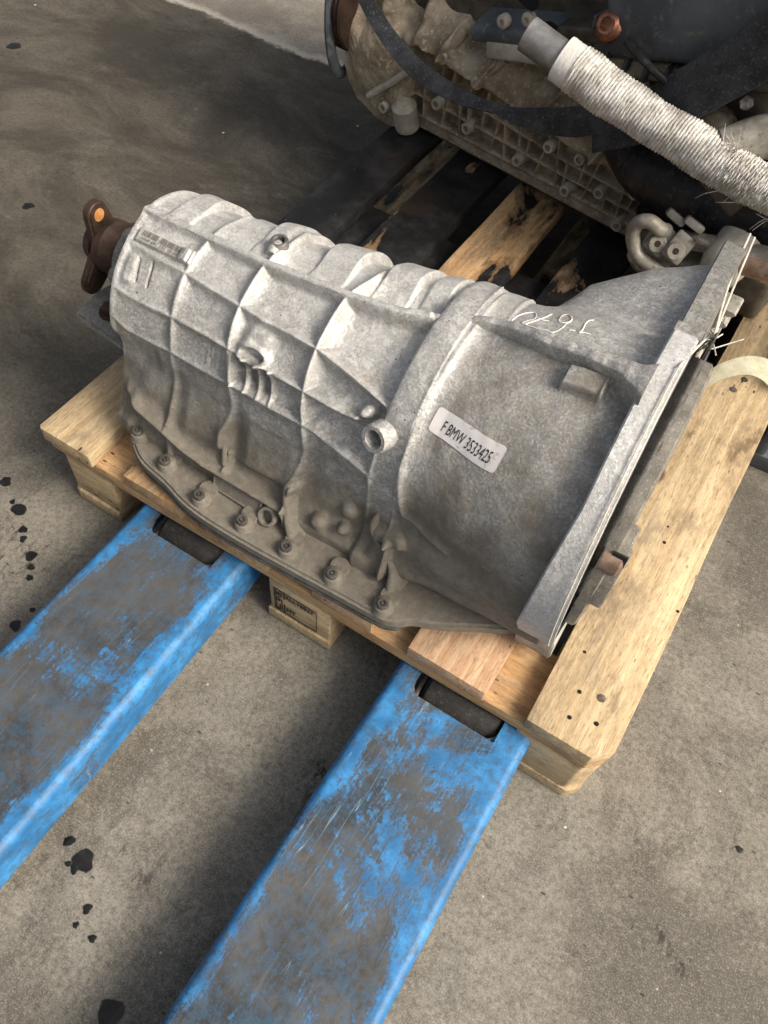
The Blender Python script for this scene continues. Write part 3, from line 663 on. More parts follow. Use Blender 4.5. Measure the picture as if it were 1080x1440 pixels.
    du=(U-.2835); ds=(Sm-.3165*SL(U)); a=R(-8); x=du*math.cos(a)+ds*math.sin(a); y=-du*math.sin(a)+ds*math.cos(a)
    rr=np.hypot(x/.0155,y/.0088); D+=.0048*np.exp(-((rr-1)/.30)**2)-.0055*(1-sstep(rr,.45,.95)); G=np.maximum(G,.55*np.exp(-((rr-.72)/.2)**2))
    # four fins under the boss
    for ua,ub in ((.2592,.2640),(.2760,.2812),(.2925,.2978),(.3085,.3140)):
        d=seg_dist(U,Sm,[(ua,.3035),(ub,.2495)]); D+=.0052*np.exp(-(d/.0022)**2); 
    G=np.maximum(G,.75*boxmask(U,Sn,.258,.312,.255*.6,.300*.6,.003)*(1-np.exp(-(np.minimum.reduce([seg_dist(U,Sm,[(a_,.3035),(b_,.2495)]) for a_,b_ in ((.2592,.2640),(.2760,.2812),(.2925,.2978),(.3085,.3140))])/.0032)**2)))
    # torn, rough patch of casting between the first two ribs
    D+=.003*vnoise(U*3,Sm*1.2,120,9)*boxmask(U,Sn,.222,.248,.255*.6,.305*.6,.006)
    # knob beside the tube boss, pads on the bell
    d=np.hypot(U-.4235,Sm-.312*SL(U)); D+=.017*np.exp(-(d/.0085)**4)*1.0
    D+=.0115*boxmask(U,Sn,.588,.6285,.4400*.6,.4655*.6,.0014)
    D+=.003*boxmask(U,Sn,.626,.632,.435*.6,.480*.6,.004)
    # pads and stiffeners low on the case: shallow tray, knobs, pillars
    def blob(u0,t0,rr_,h,p=4):
        d=np.hypot(U-u0,Sm-t0*SL(U)); return h*np.exp(-(d/rr_)**p)
    D+=blob(.3923,.048,.0095,.012)+blob(.4232,.056,.0068,.012)+blob(.4240,.092,.010,.008)
    D+=.010*np.exp(-(seg_dist(U,Sm,[(.4662,.090),(.492,.105)])/.009)**4)+.012*np.exp(-(seg_dist(U,Sm,[(.4820,.095),(.4845,.02)])/.0042)**2)
    D-=.006*boxmask(U,Sn,.436,.460,.04*.6,.09*.6,.006)
    D+=.014*np.exp(-(seg_dist(U,Sm,[(.3540,.090),(.3500,.060),(.3560,.010)])/.0034)**2)
    D-=.0035*boxmask(U,Sn,.268,.342,.048*.6,.078*.6,.0025)
    D+=.0045*np.exp(-(seg_dist(U,Sm,[(.262,.085),(.262,.052)])/.003)**2)
    # low frequency casting waviness
    D+=.0016*vnoise(U,Sm,28,1)+.0009*vnoise(U,Sm,70,2)
    return D,G
def ear(U,ang):
    g=np.interp(U,[.52,.545,.60,.66],[0,.045,.072,.088])
    c=np.interp(U,[.545,.66],[27,35]); return g*np.exp(-((ang-c)/15.)**2)+.010*sstep(U,.53,.66)*np.exp(-((ang-5)/14.)**2)
def casing(name,u0,u1,nu,nt,mat):
    us,S=case_base(u0,u1,nu,nt); U=np.repeat(us[:,None],nt,1); T=np.repeat(np.linspace(0,1,nt)[None],nu,0)
    tv=np.gradient(S,axis=1); tv/=np.linalg.norm(tv,axis=2,keepdims=True); N=np.stack([-tv[...,1],tv[...,0]],-1)
    D,G=displacement(U,T)
    ang=np.degrees(np.arctan2(S[...,1],S[...,0])); D=D+ear(U,ang)*(U>.5)
    P=S+N*D[...,None]; W=to_world(U,P[...,0],P[...,1])
    z=W[...,2]; dust_shade=np.clip(1.05-(z-.20)/.135,0,1.1)*np.clip((.36-W[...,1])*6,0,1)  # dust and painted shade together, deepest low on the near wall
    dust_shade=dust_shade*.85+.08+.30*np.clip(1-np.abs(T-.515)/.05,0,1)*np.clip(1-np.abs(U-.25)/.06,0,1)+.40*sstep(U,.476,.50)*(1-sstep(T,.50,.53))
    dust_shade=dust_shade+.13*np.clip(vnoise(U,T*.6,26,51)*2+.1,0,1)*(1-sstep(T,.42,.5))*sstep(U,.47,.5)+.18*np.clip(vnoise(U,T*.6,34,52)*2,0,1)
    ck=sstep(T,.22,.40)*(1-sstep(U,.425,.47)*.75)*(1-sstep(U,.475,.50))*.85+sstep(T,.40,.56)*sstep(U,.455,.50)*.25
    o=grid_mesh(name,W,mat,gb,{'dust_shade':dust_shade,'grime':G,'chalk':ck})
    return o,W
case,WC=casing('main_case',.0935,.462,340,600,M['alu'])
bellh,WB=casing('bell_housing',.462,.664,204,560,M['alu'])

# web running from the arch over the crown of the bell to the flange
bm=bmesh.new(); rows=[]
us_=np.linspace(.0945,.6615,150); l1u=[p[0] for p in L1]; l1t=[p[1] for p in L1]
for u_ in us_:
    S_=case_sec(float(u_),500); t_=float(np.interp(u_,l1u,l1t)); j=t_*499; j0=int(j); f_=j-j0
    p=S_[j0]*(1-f_)+S_[j0+1]*f_; tv=S_[j0+12]-S_[j0-12]; tv/=np.linalg.norm(tv); n=np.array([-tv[1],tv[0]])
    g_=float(np.interp(u_,[.09,.44,.465,.50,.56,.62,.66],[.0022,.0022,.003,.0095,.016,.022,.0275])); w=float(np.interp(u_,[.09,.44,.465,.50,.60,.635,.652,.662],[.0032,.0036,.0045,.0050,.0060,.0085,.013,.020]))
    g_+=.0006*math.sin(u_*210)+.0004*math.sin(u_*500+1)
    row=[]
    for a,h in ((-1.15,-.010 if u_>.46 else -.004),(-1.06,g_-.004 if u_>.46 else g_-.002),(-1.0,g_-.0015),(-.86,g_-.0002),(0,g_+.0003),(.86,g_-.0002),(1.0,g_-.0015),(1.10,g_-.005),(1.5 if u_>.46 else 1.2,g_*.25 if u_>.46 else g_-.003),(2.6 if u_>.46 else 1.4,-.008)):
        q_=p+tv*(a*w)+n*h; row.append(bm.verts.new(Vector(to_world(u_,q_[0],q_[1]))))
    rows.append(row)
for A,B in zip(rows,rows[1:]):
    for k in range(9): bm.faces.new((A[k],A[k+1],B[k+1],B[k]))
web_=from_bm('bell_web',bm,M['alu'],gb,True,50)
setattr_z(web_,'dust_shade',lambda co: np.full(len(co),.24)); setattr_z(web_,'chalk',lambda co: np.clip((.55-co[:,0])*4,0,.5)); setattr_z(web_,'grime',lambda co: np.zeros(len(co)))
def dust_shade_attr(o,k=0.,z0=.20,z1=.31,grime=0.):  # browner towards the bottom: dust plus shade put into the colour
    setattr_z(o,'dust_shade',lambda co: np.clip(1.05-(co[:,2]-z0)/(z1-z0),0,1)*.95+k)
    setattr_z(o,'grime',lambda co: np.full(len(co),grime))
def W3(u,v,w): return Vector(to_world(np.array(u),np.array(v),np.array(w)))
def L3(x,y): return (x,y)
# end wall of the case on the output side
ring=WC[0]; n_=len(ring); cen=W3(.100,0,-.02)
bm=bmesh.new(); vs=[bm.verts.new(p) for p in ring[::6]]; c_=bm.verts.new(cen)
for a,b in zip(vs,vs[1:]): bm.faces.new((a,b,c_))
bm.faces.new((vs[-1],vs[0],c_))
o=from_bm('end_wall',bm,M['alu_dull'],gb); dust_shade_attr(o,.15)
# output housing: stepped turned casting with screw bosses
AX=tuple(W3(1,0,0)-W3(0,0,0))
bm=bmesh.new(); add_lathe(bm,[(.098,-.002),(.094,.012),(.080,.014),(.076,.030),(.070,.034),(.060,.038),(.056,.052),(.045,.056),(.040,.072),(.026,.076),(.026,.090)],W3(.100,0,.0),tuple(-a for a in AX),48)
for a in (150,118,182,215):
    v,w=.080*math.cos(R(a)),.080*math.sin(R(a)); add_lathe(bm,[(.011,0),(.011,.030),(.009,.033),(.0045,.033),(.0045,.028)],W3(.098,v,w),tuple(-a_ for a_ in AX),16)
o=from_bm('output_housing',bm,M['alu_dull'],gb,True); dust_shade_attr(o,.12)
# three armed output flange
bm=bmesh.new(); poly=[]
for k in range(144):
    a=2*math.pi*k/144; e=max(math.cos(a-R(t)) for t in (99,219,339)); rr_=.026+.044*max(0,(e-.5)/.5)**1.15 if e>.5 else .026
    # rounded arm tips
    poly.append((rr_*math.cos(a),rr_*math.sin(a)))
def armpoly():
    P=[]
    for t in (99,219,339):
        tip=(.050*math.cos(R(t)),.050*math.sin(R(t)))
        for k in range(-6,7):
            a=R(t+k*15); P.append((tip[0]+.0160*math.cos(a),tip[1]+.0160*math.sin(a)))
        for k in range(1,6):
            a=R(t+60); s_=k/6; b=R(t+32+56*s_); rr_=.036-.010*math.sin(math.pi*s_); P.append((rr_*math.cos(b),rr_*math.sin(b)))
    return P
fa,fb=add_prism(bm,armpoly(),None,.013,lambda x,y,h:W3(-.020+h,x,y))
bmesh.ops.recalc_face_normals(bm,faces=bm.faces[:])
bmesh.ops.bevel(bm,geom=[e for e in bm.edges if len(e.link_faces)==2 and e.calc_face_angle(0)>R(60)],offset=.003,segments=3,affect='EDGES')
add_lathe(bm,[(.034,0),(.034,.010),(.028,.020),(.024,.040)],W3(-.010,0,0),AX,32)
add_lathe(bm,[(.030,0),(.026,.012),(.016,.014),(.016,.004)],W3(-.018,0,0),tuple(-a for a in AX),28)
of=from_bm('output_flange',bm,M['rust'],gb,True,30); of['label']='rusty three-armed output flange'
for t in (99,219,339):
    bm=bmesh.new(); add_lathe(bm,[(.0080,0),(.0080,.0152),(.0072,.0154),(.0001,.0150)],W3(-.0210-.0008,.050*math.cos(R(t)),.050*math.sin(R(t))),AX,24); from_bm('bolt_bush',bm,M['rust_bright' if t==99 else 'rust'],of,True)
# gearbox mount plate under the output side
bm=bmesh.new(); P=[(-.004,.103),(.084,.099-.004),(.112,.130),(.112,.29),(.02,.29),(-.010,.15)]
add_prism(bm,P,None,.011,lambda x,y,h:Vector((x,y,.246+h)))
P=[(-.002,.106),(.086,.101),(.086,.112),(-.002,.117)]
bmesh.ops.recalc_face_normals(bm,faces=bm.faces[:]); bmesh.ops.bevel(bm,geom=bm.edges[:],offset=.0025,segments=2,affect='EDGES')
add_box(bm,(.035,.19,.235),(.05,.14,.03),None,.006)
mb=from_bm('mounting_bracket',bm,M['alu_dull'],gb,True); dust_shade_attr(mb,.25,.1,.2)
bm=bmesh.new(); add_lathe(bm,[(.015,0),(.015,.003),(.0125,.0032)],(.032,.130,.257),(0,0,1),24); add_lathe(bm,[(.0105,.003),(.0105,.011),(.009,.0125)],(.032,.130,.257),(0,0,1),6); from_bm('nut',bm,M['rust'],mb)
bm=bmesh.new()
for x,y in ((.085,.118),(.072,.125)): add_lathe(bm,[(.013,0),(.013,.05),(.010,.055),(.005,.055)],(x,y,.252),(0,0,1),18)
o=from_bm('bracket_boss',bm,M['alu_dull'],mb,True); dust_shade_attr(o,.3,.1,.2)
# case rim, gasket and oil pan
RIM=[(.111,.075),(.109,.058),(.118,.044),(.133,.031),(.148,.021),(.164,.013),(.188,.006),(.212,.000),(.232,-.006),(.255,-.010),(.285,-.012),(.334,-.012),(.393,-.010),(.459,-.007),(.505,-.005),(.522,-.003),(.536,.004),(.548,.014),(.573,.025),(.615,.050),(.650,.070)]
def inset(P,d):
    out=[]
    for i,(x,y) in enumerate(P):
        a=np.array(P[max(i-1,0)]); b=np.array(P[min(i+1,len(P)-1)]); t=(b-a)/np.linalg.norm(b-a); out.append((x-t[1]*d,y+t[0]*d))
    return out
def closed(P,yb=.392): return P+[(P[-1][0],yb),(P[0][0]+.0,yb)]
def slab(name,P,z0,z1,mat,bev,parent=gb):
    bm=bmesh.new(); add_prism(bm,P,None,z1-z0,lambda x,y,h:Vector((x,y,z0+h)))
    bmesh.ops.recalc_face_normals(bm,faces=bm.faces[:])
    if bev: bmesh.ops.bevel(bm,geom=[e for e in bm.edges if all(abs(v.co.z-z1)<1e-5 for v in e.verts)],offset=bev,segments=3,affect='EDGES')
    return from_bm(name,bm,mat,parent,True,45)
rimP=[(float(p[0]),float(p[1])+.0045*min(1,max(0,(p[0]-.15)/.05))) for p in catmull(RIM,90)]
o=slab('case_rim',closed(rimP),.1600,.1745,M['alu'],.0035); dust_shade_attr(o,.35)
slab('gasket',closed(inset(rimP,.0015),.390),.1565,.1602,M['gasket'],0)
pr=inset(rimP,-.0005); pr=[(x,y) for x,y in pr]
o=slab('pan_rail',closed(pr[:70]+[(.56,.05)],.393),.1515,.1563,M['steel_dark'],.001)
o=slab('oil_pan',closed(inset(rimP,.014)[:68]+[(.53,.06)],.378),.1445,.1517,M['steel_dark'],0)
# skirt joining rim to the foot of the casing wall and to the bell
bm=bmesh.new()
foot=[Vector(WC[i,0]) for i in range(30,len(WC),12)]+[Vector(WB[i,0]) for i in range(0,len(WB),10)]
inn=[]
ri=np.array(inset(rimP,.030))
rows=[]
for f_ in foot:
    d=np.abs(ri[:,0]-f_.x); k=int(d.argmin()); y=ri[k,1]
    a=Vector((f_.x,min(y,f_.y-.001),.1738)); b=f_+Vector((0,.004,.004))
    rows.append([bm.verts.new(a.lerp(b,t)+Vector((0,0,.004*math.sin(math.pi*t)*-.6))) for t in (0,.25,.5,.75,1)])
for A,B in zip(rows,rows[1:]):
    for j in range(4): bm.faces.new((A[j],B[j],B[j+1],A[j+1]))
o=from_bm('skirt',bm,M['alu'],gb,True,80); dust_shade_attr(o,.35)
# pan bolts in their bosses
for k,(x,y) in enumerate(((.1345,.0425),(.191,.0265),(.256,.0105),(.3185,.0105),(.381,.0105),(.4435,.0105),(.5105,.0105))):
    bm=bmesh.new(); add_lathe(bm,[(.0135,0),(.0118,.004),(.0110,.0100),(.0100,.0118),(.0001,.0122)],(x,y+.002,.1725),(0,0,1),20,cap=False)
    add_lathe(bm,[(.0125,0),(.0110,.0112),(.0001,.0112)],(x,y+.016,.1705),(0,0,1),18,cap=False)
    bb=from_bm('bolt_boss',bm,M['alu'],gb,True,60); dust_shade_attr(bb,.30)
    bm=bmesh.new(); add_lathe(bm,[(.0066,0),(.0066,.0045),(.0058,.0056),(.0034,.0056),(.0032,.002),(.0001,.002)],(x,y-.0005,.1842),(0,0,1),18,cap=False); add_lathe(bm,[(.0022,.0),(.0022,.005),(.0001,.005)],(x,y-.0005,.1842),(0,0,1),6,cap=False)
    from_bm('pan_bolt',bm,M['steel_dark'],bb,True,50)
# ring boss and label tray between rim and wall
def at_case(u,t,h=0.,Wg=WC,u0=.0935,u1=.462):
    i=(u-u0)/(u1-u0)*(Wg.shape[0]-1); j=t*(Wg.shape[1]-1); i=int(round(i)); j=int(round(j)); i=max(2,min(Wg.shape[0]-3,i)); j=max(2,min(Wg.shape[1]-3,j))
    p=Wg[i,j]; a=Wg[min(i+2,Wg.shape[0]-1),j]-Wg[i-2,j]; b=Wg[i,j+2]-Wg[i,j-2]; n=np.cross(a,b); n/=np.linalg.norm(n)
    if n[2]<-.3 or (n[1]>0 and t<.4): n=-n
    return Vector(p+n*h),Vector(n),Vector(a/np.linalg.norm(a)),Vector(b/np.linalg.norm(b))
def at_bell(u,t,h=0.): return at_case(u,t,h,WB,.462,.664)
p,n,a,b=at_case(.3335,.022,.0)
bm=bmesh.new(); add_lathe(bm,[(.0125,-.006),(.0125,.004),(.0108,.0062),(.0086,.0062),(.0076,.002),(.0076,-.004),(.0001,-.004)],Vector((.3385,.0335,.184)),(0,-.80,.6),28,cap=False)
o=from_bm('ring_boss',bm,M['alu'],gb,True,50); dust_shade_attr(o,.3)
bm=bmesh.new(); 
tr=[Vector(p_) for p_ in ((.254,.0455,.1965),(.3255,.0415,.1965),(.3255,.0320,.1775),(.258,.0345,.1775))]
n_=(tr[1]-tr[0]).cross(tr[3]-tr[0]).normalized(); n_=n_ if n_.y<0 else -n_
vs=[bm.verts.new(p_+n_*.001) for p_ in tr]; bm.faces.new(vs)
o=from_bm('label_pocket',bm,M['alu'],gb); dust_shade_attr(o,.30)
for k in range(4):
    bm=bmesh.new(); add_tube(bm,[tuple(tr[k]+n_*.001),tuple((tr[k]+tr[(k+1)%4])/2+n_*.0012),tuple(tr[(k+1)%4]+n_*.001)],.0017,8,sub=3)
    o=from_bm('pocket_edge',bm,M['alu'],gb,True); dust_shade_attr(o,.38)
def stiff(name,pts,rad,depth=.030):
    bm=bmesh.new(); P=catmull([tuple(p_) for p_ in pts],6*(len(pts)-1)+1); n=len(P); rr=np.interp(np.linspace(0,1,n),np.linspace(0,1,len(rad)),rad); rows=[]
    for k in range(n):
        p_=Vector(P[k]); r_=rr[k]; rows.append([bm.verts.new(p_+Vector(v_)) for v_ in ((-r_*1.9,depth,-.002),(-r_*1.15,.004,0),(-r_*.95,0,.001),(-r_*.5,-r_*.55,.002),(r_*.2,-r_*.6,.002),(r_*.9,-.001,.001),(r_*1.2,.004,0),(r_*1.9,depth,-.002))])
    for A,B in zip(rows,rows[1:]):
        for k in range(7): bm.faces.new((A[k],A[k+1],B[k+1],B[k]))
    bm.faces.new(rows[0]); bm.faces.new(rows[-1][::-1])
    o=from_bm(name,bm,M['alu'],gb,True,60); dust_shade_attr(o,.30)
a_=at_case(.3510,.115,-.003)[0]; b_=at_case(.3490,.080,.001)[0]; stiff('stiffener_web',[a_,b_,Vector((.362,.037,.196)),Vector((.374,.027,.180)),Vector((.377,.022,.174))],[.002,.0048,.0045,.0052,.006])
a_=at_case(.4800,.130,-.004)[0]; b_=at_case(.4830,.090,.000)[0]; stiff('stiffener_web',[a_,b_,Vector((.496,.048,.200)),Vector((.505,.034,.182)),Vector((.508,.026,.174))],[.003,.0050,.0045,.0050,.006],.04)
a_=at_case(.2560,.100,-.002)[0]; b_=at_case(.2600,.060,.000)[0]; stiff('stiffener_web',[a_,b_],[.002,.0035],.012)
stiff('stiffener_web',[at_case(.1750,.08,-.001)[0],Vector((.184,.043,.190)),Vector((.189,.036,.175))],[.002,.0032,.0045],.02)
# tube boss (hollow, facing down the near side) and breather stub on the crown
p,n,a,b=at_case(.4475,.300,.0)
d=Vector((-.16,-.86,.30)).normalized(); c0=p+n*.006+Vector((-.001,-.002,-.004))
bm=bmesh.new(); add_lathe(bm,[(.0160,-.030),(.0150,.008),(.0140,.0105),(.0100,.0105),(.0088,.0075),(.0082,-.012),(.0001,-.012)],c0,d,32,cap=False)
o=from_bm('tube_boss',bm,M['alu'],gb,True,50); dust_shade_attr(o,.0)
p,n,a,b=at_case(.2530,.507,.004)
bm=bmesh.new(); add_lathe(bm,[(.0098,-.006),(.0098,.007),(.0090,.0082),(.0066,.0082),(.0058,.0062),(.0058,-.002),(.0001,-.002)],p,(-.05,-.12,1),28,cap=False)
o=from_bm('breather_stub',bm,M['steel'],gb,True,50)
bm=bmesh.new(); q0=at_case(.2500,.482,.000)[0]; add_tube(bm,[tuple(q0),tuple((q0+p)/2+n*.002),tuple(p)],.0068,12,sub=4); o=from_bm('breather_rib',bm,M['alu'],gb,True); dust_shade_attr(o,.1)
# sticker on the bell
def drape(name,us,ts,surf,h,mat,nx,ny,cor,parent=gb):
    """rounded rectangle laid on the casting; us,ts corner arrays"""
    (u00,t00),(u10,t10),(u11,t11),(u01,t01)=us
    V=np.zeros((nx,ny,3)); 
    for i in range(nx):
        for j in range(ny):
            x,y=i/(nx-1),j/(ny-1)
            # round the corners by pulling the outline in
            ex=min(x,1-x)*nx_len; ey=min(y,1-y)*ny_len
            xx,yy=x,y
            if ex<cor and ey<cor:
                dx,dy=cor-ex,cor-ey; L=math.hypot(dx,dy); m_=max(dx,dy)
                if L>1e-9: k=m_/L; dx*=k; dy*=k
                xx=(cor-dx)/nx_len if x<.5 else 1-(cor-dx)/nx_len; yy=(cor-dy)/ny_len if y<.5 else 1-(cor-dy)/ny_len
            u_=(u00*(1-xx)+u10*xx)*(1-yy)+(u01*(1-xx)+u11*xx)*yy; t_=(t00*(1-xx)+t10*xx)*(1-yy)+(t01*(1-xx)+t11*xx)*yy
            V[i,j]=smooth_at(surf,u_,t_,h)
    return grid_mesh(name,V,mat,parent)
def smooth_at(surf,u_,t_,h):
    Wg,u0,u1=surf; fi=(u_-u0)/(u1-u0)*(Wg.shape[0]-1); fj=t_*(Wg.shape[1]-1)
    i0,j0=int(fi),int(fj); a=fi-i0; b=fj-j0
    k=6; i0=max(k,min(Wg.shape[0]-k-2,i0)); j0=max(k,min(Wg.shape[1]-k-2,j0))
    g=lambda W_:(W_[i0,j0]*(1-a)+W_[i0+1,j0]*a)*(1-b)+(W_[i0,j0+1]*(1-a)+W_[i0+1,j0+1]*a)*b
    du=Wg[i0+k,j0]-Wg[i0-k,j0]; dt=Wg[i0,j0+k]-Wg[i0,j0-k]; n=np.cross(du,dt); n/=np.linalg.norm(n)
    if n[2]<0 and t_>.2: n=-n
    if t_<=.2 and n[1]>0: n=-n
    return g(Wg)+n*h
SB=(WB,.462,.664); SC=(WC,.0935,.462)
M['sticker']=mat_plain('matt_silver_sticker',(.68,.65,.64),(.78,.75,.74),40,.45,0,.05,c2=(.40,.37,.35),s2=90)
M['ink']=flat('black_print',(.02,.02,.022),.6)
nx_len,ny_len=.078,.026
ST=STICK
sk=drape('sticker',ST,None,SB,.0007,M['sticker'],48,24,.0035)
sk['label']='silver sticker printed with a part number'
def print_on(name,body,corners,surf,h,mat,parent,x0,x1,y0,y1,shear=0.):
    cu=bpy.data.curves.new(name,'FONT'); cu.body=body; cu.size=1; cu.shear=shear; cu.resolution_u=4
    to=bpy.data.objects.new(name,cu); C.objects.link(to); bpy.context.view_layer.update()
    me=bpy.data.meshes.new_from_object(to.evaluated_get(bpy.context.evaluated_depsgraph_get())); bpy.data.objects.remove(to)
    bm=bmesh.new(); bm.from_mesh(me); bmesh.ops.triangulate(bm,faces=bm.faces[:])
    xs=[v.co.x for v in bm.verts]; ys=[v.co.y for v in bm.verts]; a0,a1,b0,b1=min(xs),max(xs),min(ys),max(ys)
    (u00,t00),(u10,t10),(u11,t11),(u01,t01)=corners
    for v in bm.verts:
        x=x0+(x1-x0)*(v.co.x-a0)/(a1-a0); y=y0+(y1-y0)*(v.co.y-b0)/(b1-b0)      # y: 0 lower edge, 1 upper edge
        y=1-y; u_=(u00*(1-x)+u10*x)*(1-y)+(u01*(1-x)+u11*x)*y; t_=(t00*(1-x)+t10*x)*(1-y)+(t01*(1-x)+t11*x)*y
        v.co=Vector(smooth_at(surf,u_,t_,h))
    me=bpy.data.meshes.new(name); bm.to_mesh(me); bm.free(); return link(name,me,mat,parent)
print_on('printed_number','F BMW 3533425',ST,SB,.0011,M['ink'],sk,.15,.88,.22,.66,shear=.12)
# etched bar code and numbers on the plate left of the first rib
bp=[(.1085,.4300),(.1670,.4295),(.1670,.4100),(.1080,.4110)]
M['etch']=flat('etched_mark',(.13,.12,.10),.8)
bm=bmesh.new(); rr_=random.Random(5)
def onp(x,y,h=.0010):
    (u00,t00),(u10,t10),(u11,t11),(u01,t01)=bp
    return Vector(smooth_at(SC,(u00*(1-x)+u10*x)*(1-y)+(u01*(1-x)+u11*x)*y,(t00*(1-x)+t10*x)*(1-y)+(t01*(1-x)+t11*x)*y,h))
x=.03
while x<.97:
    w=rr_.choice((.007,.008,.012,.016)); 
    if not (.36<x<.41 or .70<x<.73): bm.faces.new([bm.verts.new(onp(a,b)) for a,b in ((x,.05),(x+w,.05),(x+w,.56),(x,.56))])
    x+=w+rr_.choice((.007,.010,.014))
from_bm('bar_code',bm,M['etch'],gb)
print_on('etched_number','1068 401 155 06 0523',bp,SC,.0010,M['etch'],gb,.05,.95,.08,.36)
# chalked number, upside down to the camera
M['chalk']=mat_plain('white_paint_marker',(.70,.69,.62),(.80,.79,.74),200,.8,0,.1)
for stroke in CHALK:
    bm=bmesh.new(); P=[tuple(smooth_at(SB,u_,t_,.0006)) for u_,t_ in stroke]; add_tube(bm,P,.0008,6,sub=5,flat=.5); from_bm('chalk_mark',bm,M['chalk'],gb,True)
# bell flange
FL1=.681
def ring_part(name,P,fl0,fl1,inn,mat):
    n_=len(P); bm=bmesh.new(); rows=[]
    for w_,f_ in ((0,0),(0,1),(1,1),(1,0)):
        row=[]
        for (x,y) in P:
            a=math.degrees(math.atan2(y-.008,x))%360; u_=fl1 if w_ else fl0(a)
            q_=(x,y) if f_ else inn(x,y); row.append(bm.verts.new(W3(u_,*q_)))
        rows.append(row)
    rows.append(rows[0]); full=math.hypot(P[0][0]-P[-1][0],P[0][1]-P[-1][1])<.09 and n_>45
    for A,B in zip(rows,rows[1:]):
        for k in range(n_ if full else n_-1): bm.faces.new((A[k],A[(k+1)%n_],B[(k+1)%n_],B[k]))
    if not full:
        for k in (0,n_-1): bm.faces.new([rows[t][k] for t in range(4)])
    bmesh.ops.recalc_face_normals(bm,faces=bm.faces[:])
    es=[e for e in bm.edges if len(e.link_faces)==2 and e.calc_face_angle(0)>R(28)]
    bmesh.ops.bevel(bm,geom=es,offset=.0016,segments=2,affect='EDGES')
    return from_bm(name,bm,mat,gb,True,40)
def inn_of(x,y):
    L=math.hypot(x,y); k=min(.150,L-.018)/L; return (x*k,y*k)
near=[(.178*math.cos(R(a)),.008+.178*math.sin(R(a))) for a in range(73,206,3)]+[(-.146,-.100),(-.140,-.138),(-.128,-.1545),(-.105,-.157),(.02,-.157)]
def f0(a): return float(np.interp(a,[70,140,160,185,200,240],[.657,.6565,.650,.643,.639,.638]))
fl=ring_part('bell_flange',near,f0,FL1,inn_of,M['alu_flange']); dust_shade_attr(fl,.0,.12,.24); fl['label']='thick pale machined rim of the bell housing'
far=[(.03,-.1568),(.12,-.1568),(.19,-.150),(.225,-.05),(.250,.06),(.250,.135),(.236,.158),(.214,.168),(.12,.1665),(.058,.164),(.040,.166)]
ef=ring_part('flange_ear',far,lambda a:.6575,FL1-.001,inn_of,M['alu_dull']); dust_shade_attr(ef,.05,.12,.24); ef['label']='duller stepped corner of the bell flange'  # shade on this corner is partly painted in by the duller aluminium
bm=bmesh.new(); P=[(.176,.036),(.180,.060),(.166,.0615),(.160,.038)]
add_prism(bm,[(.052,.176),(.062,.1795),(.066,.170),(.052,.166)],None,.026,lambda x,y,h:W3(.6565+h,x,y)); bmesh.ops.recalc_face_normals(bm,faces=bm.faces[:]); o=from_bm('step_fillet',bm,M['alu_dull'],gb); dust_shade_attr(o,.1)
# low bolt holes in the machined face, dowel and casting foot
# thin bright lip of the machined face
# starter pocket wall inside and converter
bm=bmesh.new(); add_lathe(bm,[(.060,-.05),(.148,-.045),(.1495,.000),(.1495,.0150),(.146,.0175),(.120,.0185),(.116,.012),(.060,.012),(.055,.020),(.02,.022)],W3(.678,.0,.006),AX,96)
tc=from_bm('torque_converter',bm,M['converter'],gb,True,40)
bm=bmesh.new(); add_lathe(bm,[(.1765,0),(.1765,.0016),(.150,.0016)],W3(FL1+.0012,0,.008),AX,96,cap=False); from_bm('dust_shield',bm,M['steel'],gb,True,40)
for ang in (163,283):
    bm=bmesh.new(); c_=W3(.692,.142*math.cos(R(ang)),.006+.142*math.sin(R(ang))); X=Vector(AX); Rr=(W3(0,math.cos(R(ang)),math.sin(R(ang)))-W3(0,0,0)).normalized(); T_=X.cross(Rr)
    rot=Matrix((X,T_,Rr)).transposed()
    add_box(bm,c_+X*.003-Rr*.003,(.026,.070,.016),rot,.003); add_box(bm,c_+X*.013-Rr*.004,(.004,.060,.014),rot,.0015)
    lg=from_bm('converter_lug',bm,M['converter'],tc,True,40)
    bm=bmesh.new(); add_lathe(bm,[(.012,-.012),(.012,.011),(.010,.013),(.006,.015),(.006,.010)],c_+X*.0+Rr*.001-T_*.020,X,28); from_bm('weld_nut',bm,M['copper'],lg,True,40)
    bm=bmesh.new(); add_box(bm,c_+X*.008+Rr*.0052-T_*.028,(.014,.012,.004),rot); from_bm('window_slot',bm,M['dark'],lg)
# ---------------------------------------------------------------- engine behind the gearbox
EA=Vector((.9913,-.1325,0)); EN=Vector((-.1325,-.9913,0)); E0=Vector((-.07,.882,0))
def EP(a,h,off=0.): return E0+EA*a+EN*off+Vector((0,0,h))
M['eng']=mat_plain('dusty_brown_engine_casting',(.20,.160,.105),(.42,.355,.26),22,.75,.05,.7,c2=(.56,.50,.39),s2=160,dist=.003)
M['eng_grey']=mat_plain('grey_engine_casting',(.34,.31,.25),(.56,.52,.44),26,.65,.2,.5,c2=(.40,.38,.32),s2=190,dist=.003)
M['eng_dark']=mat_plain('oily_black_engine_parts',(.045,.038,.029),(.12,.105,.08),24,.5,.1,.4,c2=(.08,.07,.055),s2=140,dist=.002)
M['pale']=mat_plain('pale_cast_fitting',(.26,.24,.20),(.44,.42,.36),50,.55,.3,.5,c2=(.16,.13,.09),s2=110)
M['cover']=mat_plain('blue_grey_plastic',(.065,.078,.090),(.12,.135,.15),14,.55,0,.2,c2=(.19,.19,.18),s2=60)
eng=thing('engine','large dusty brown and black engine resting on the oil soaked far half of the pallet','engine',tuple(EP(.35,.146,-.2)))
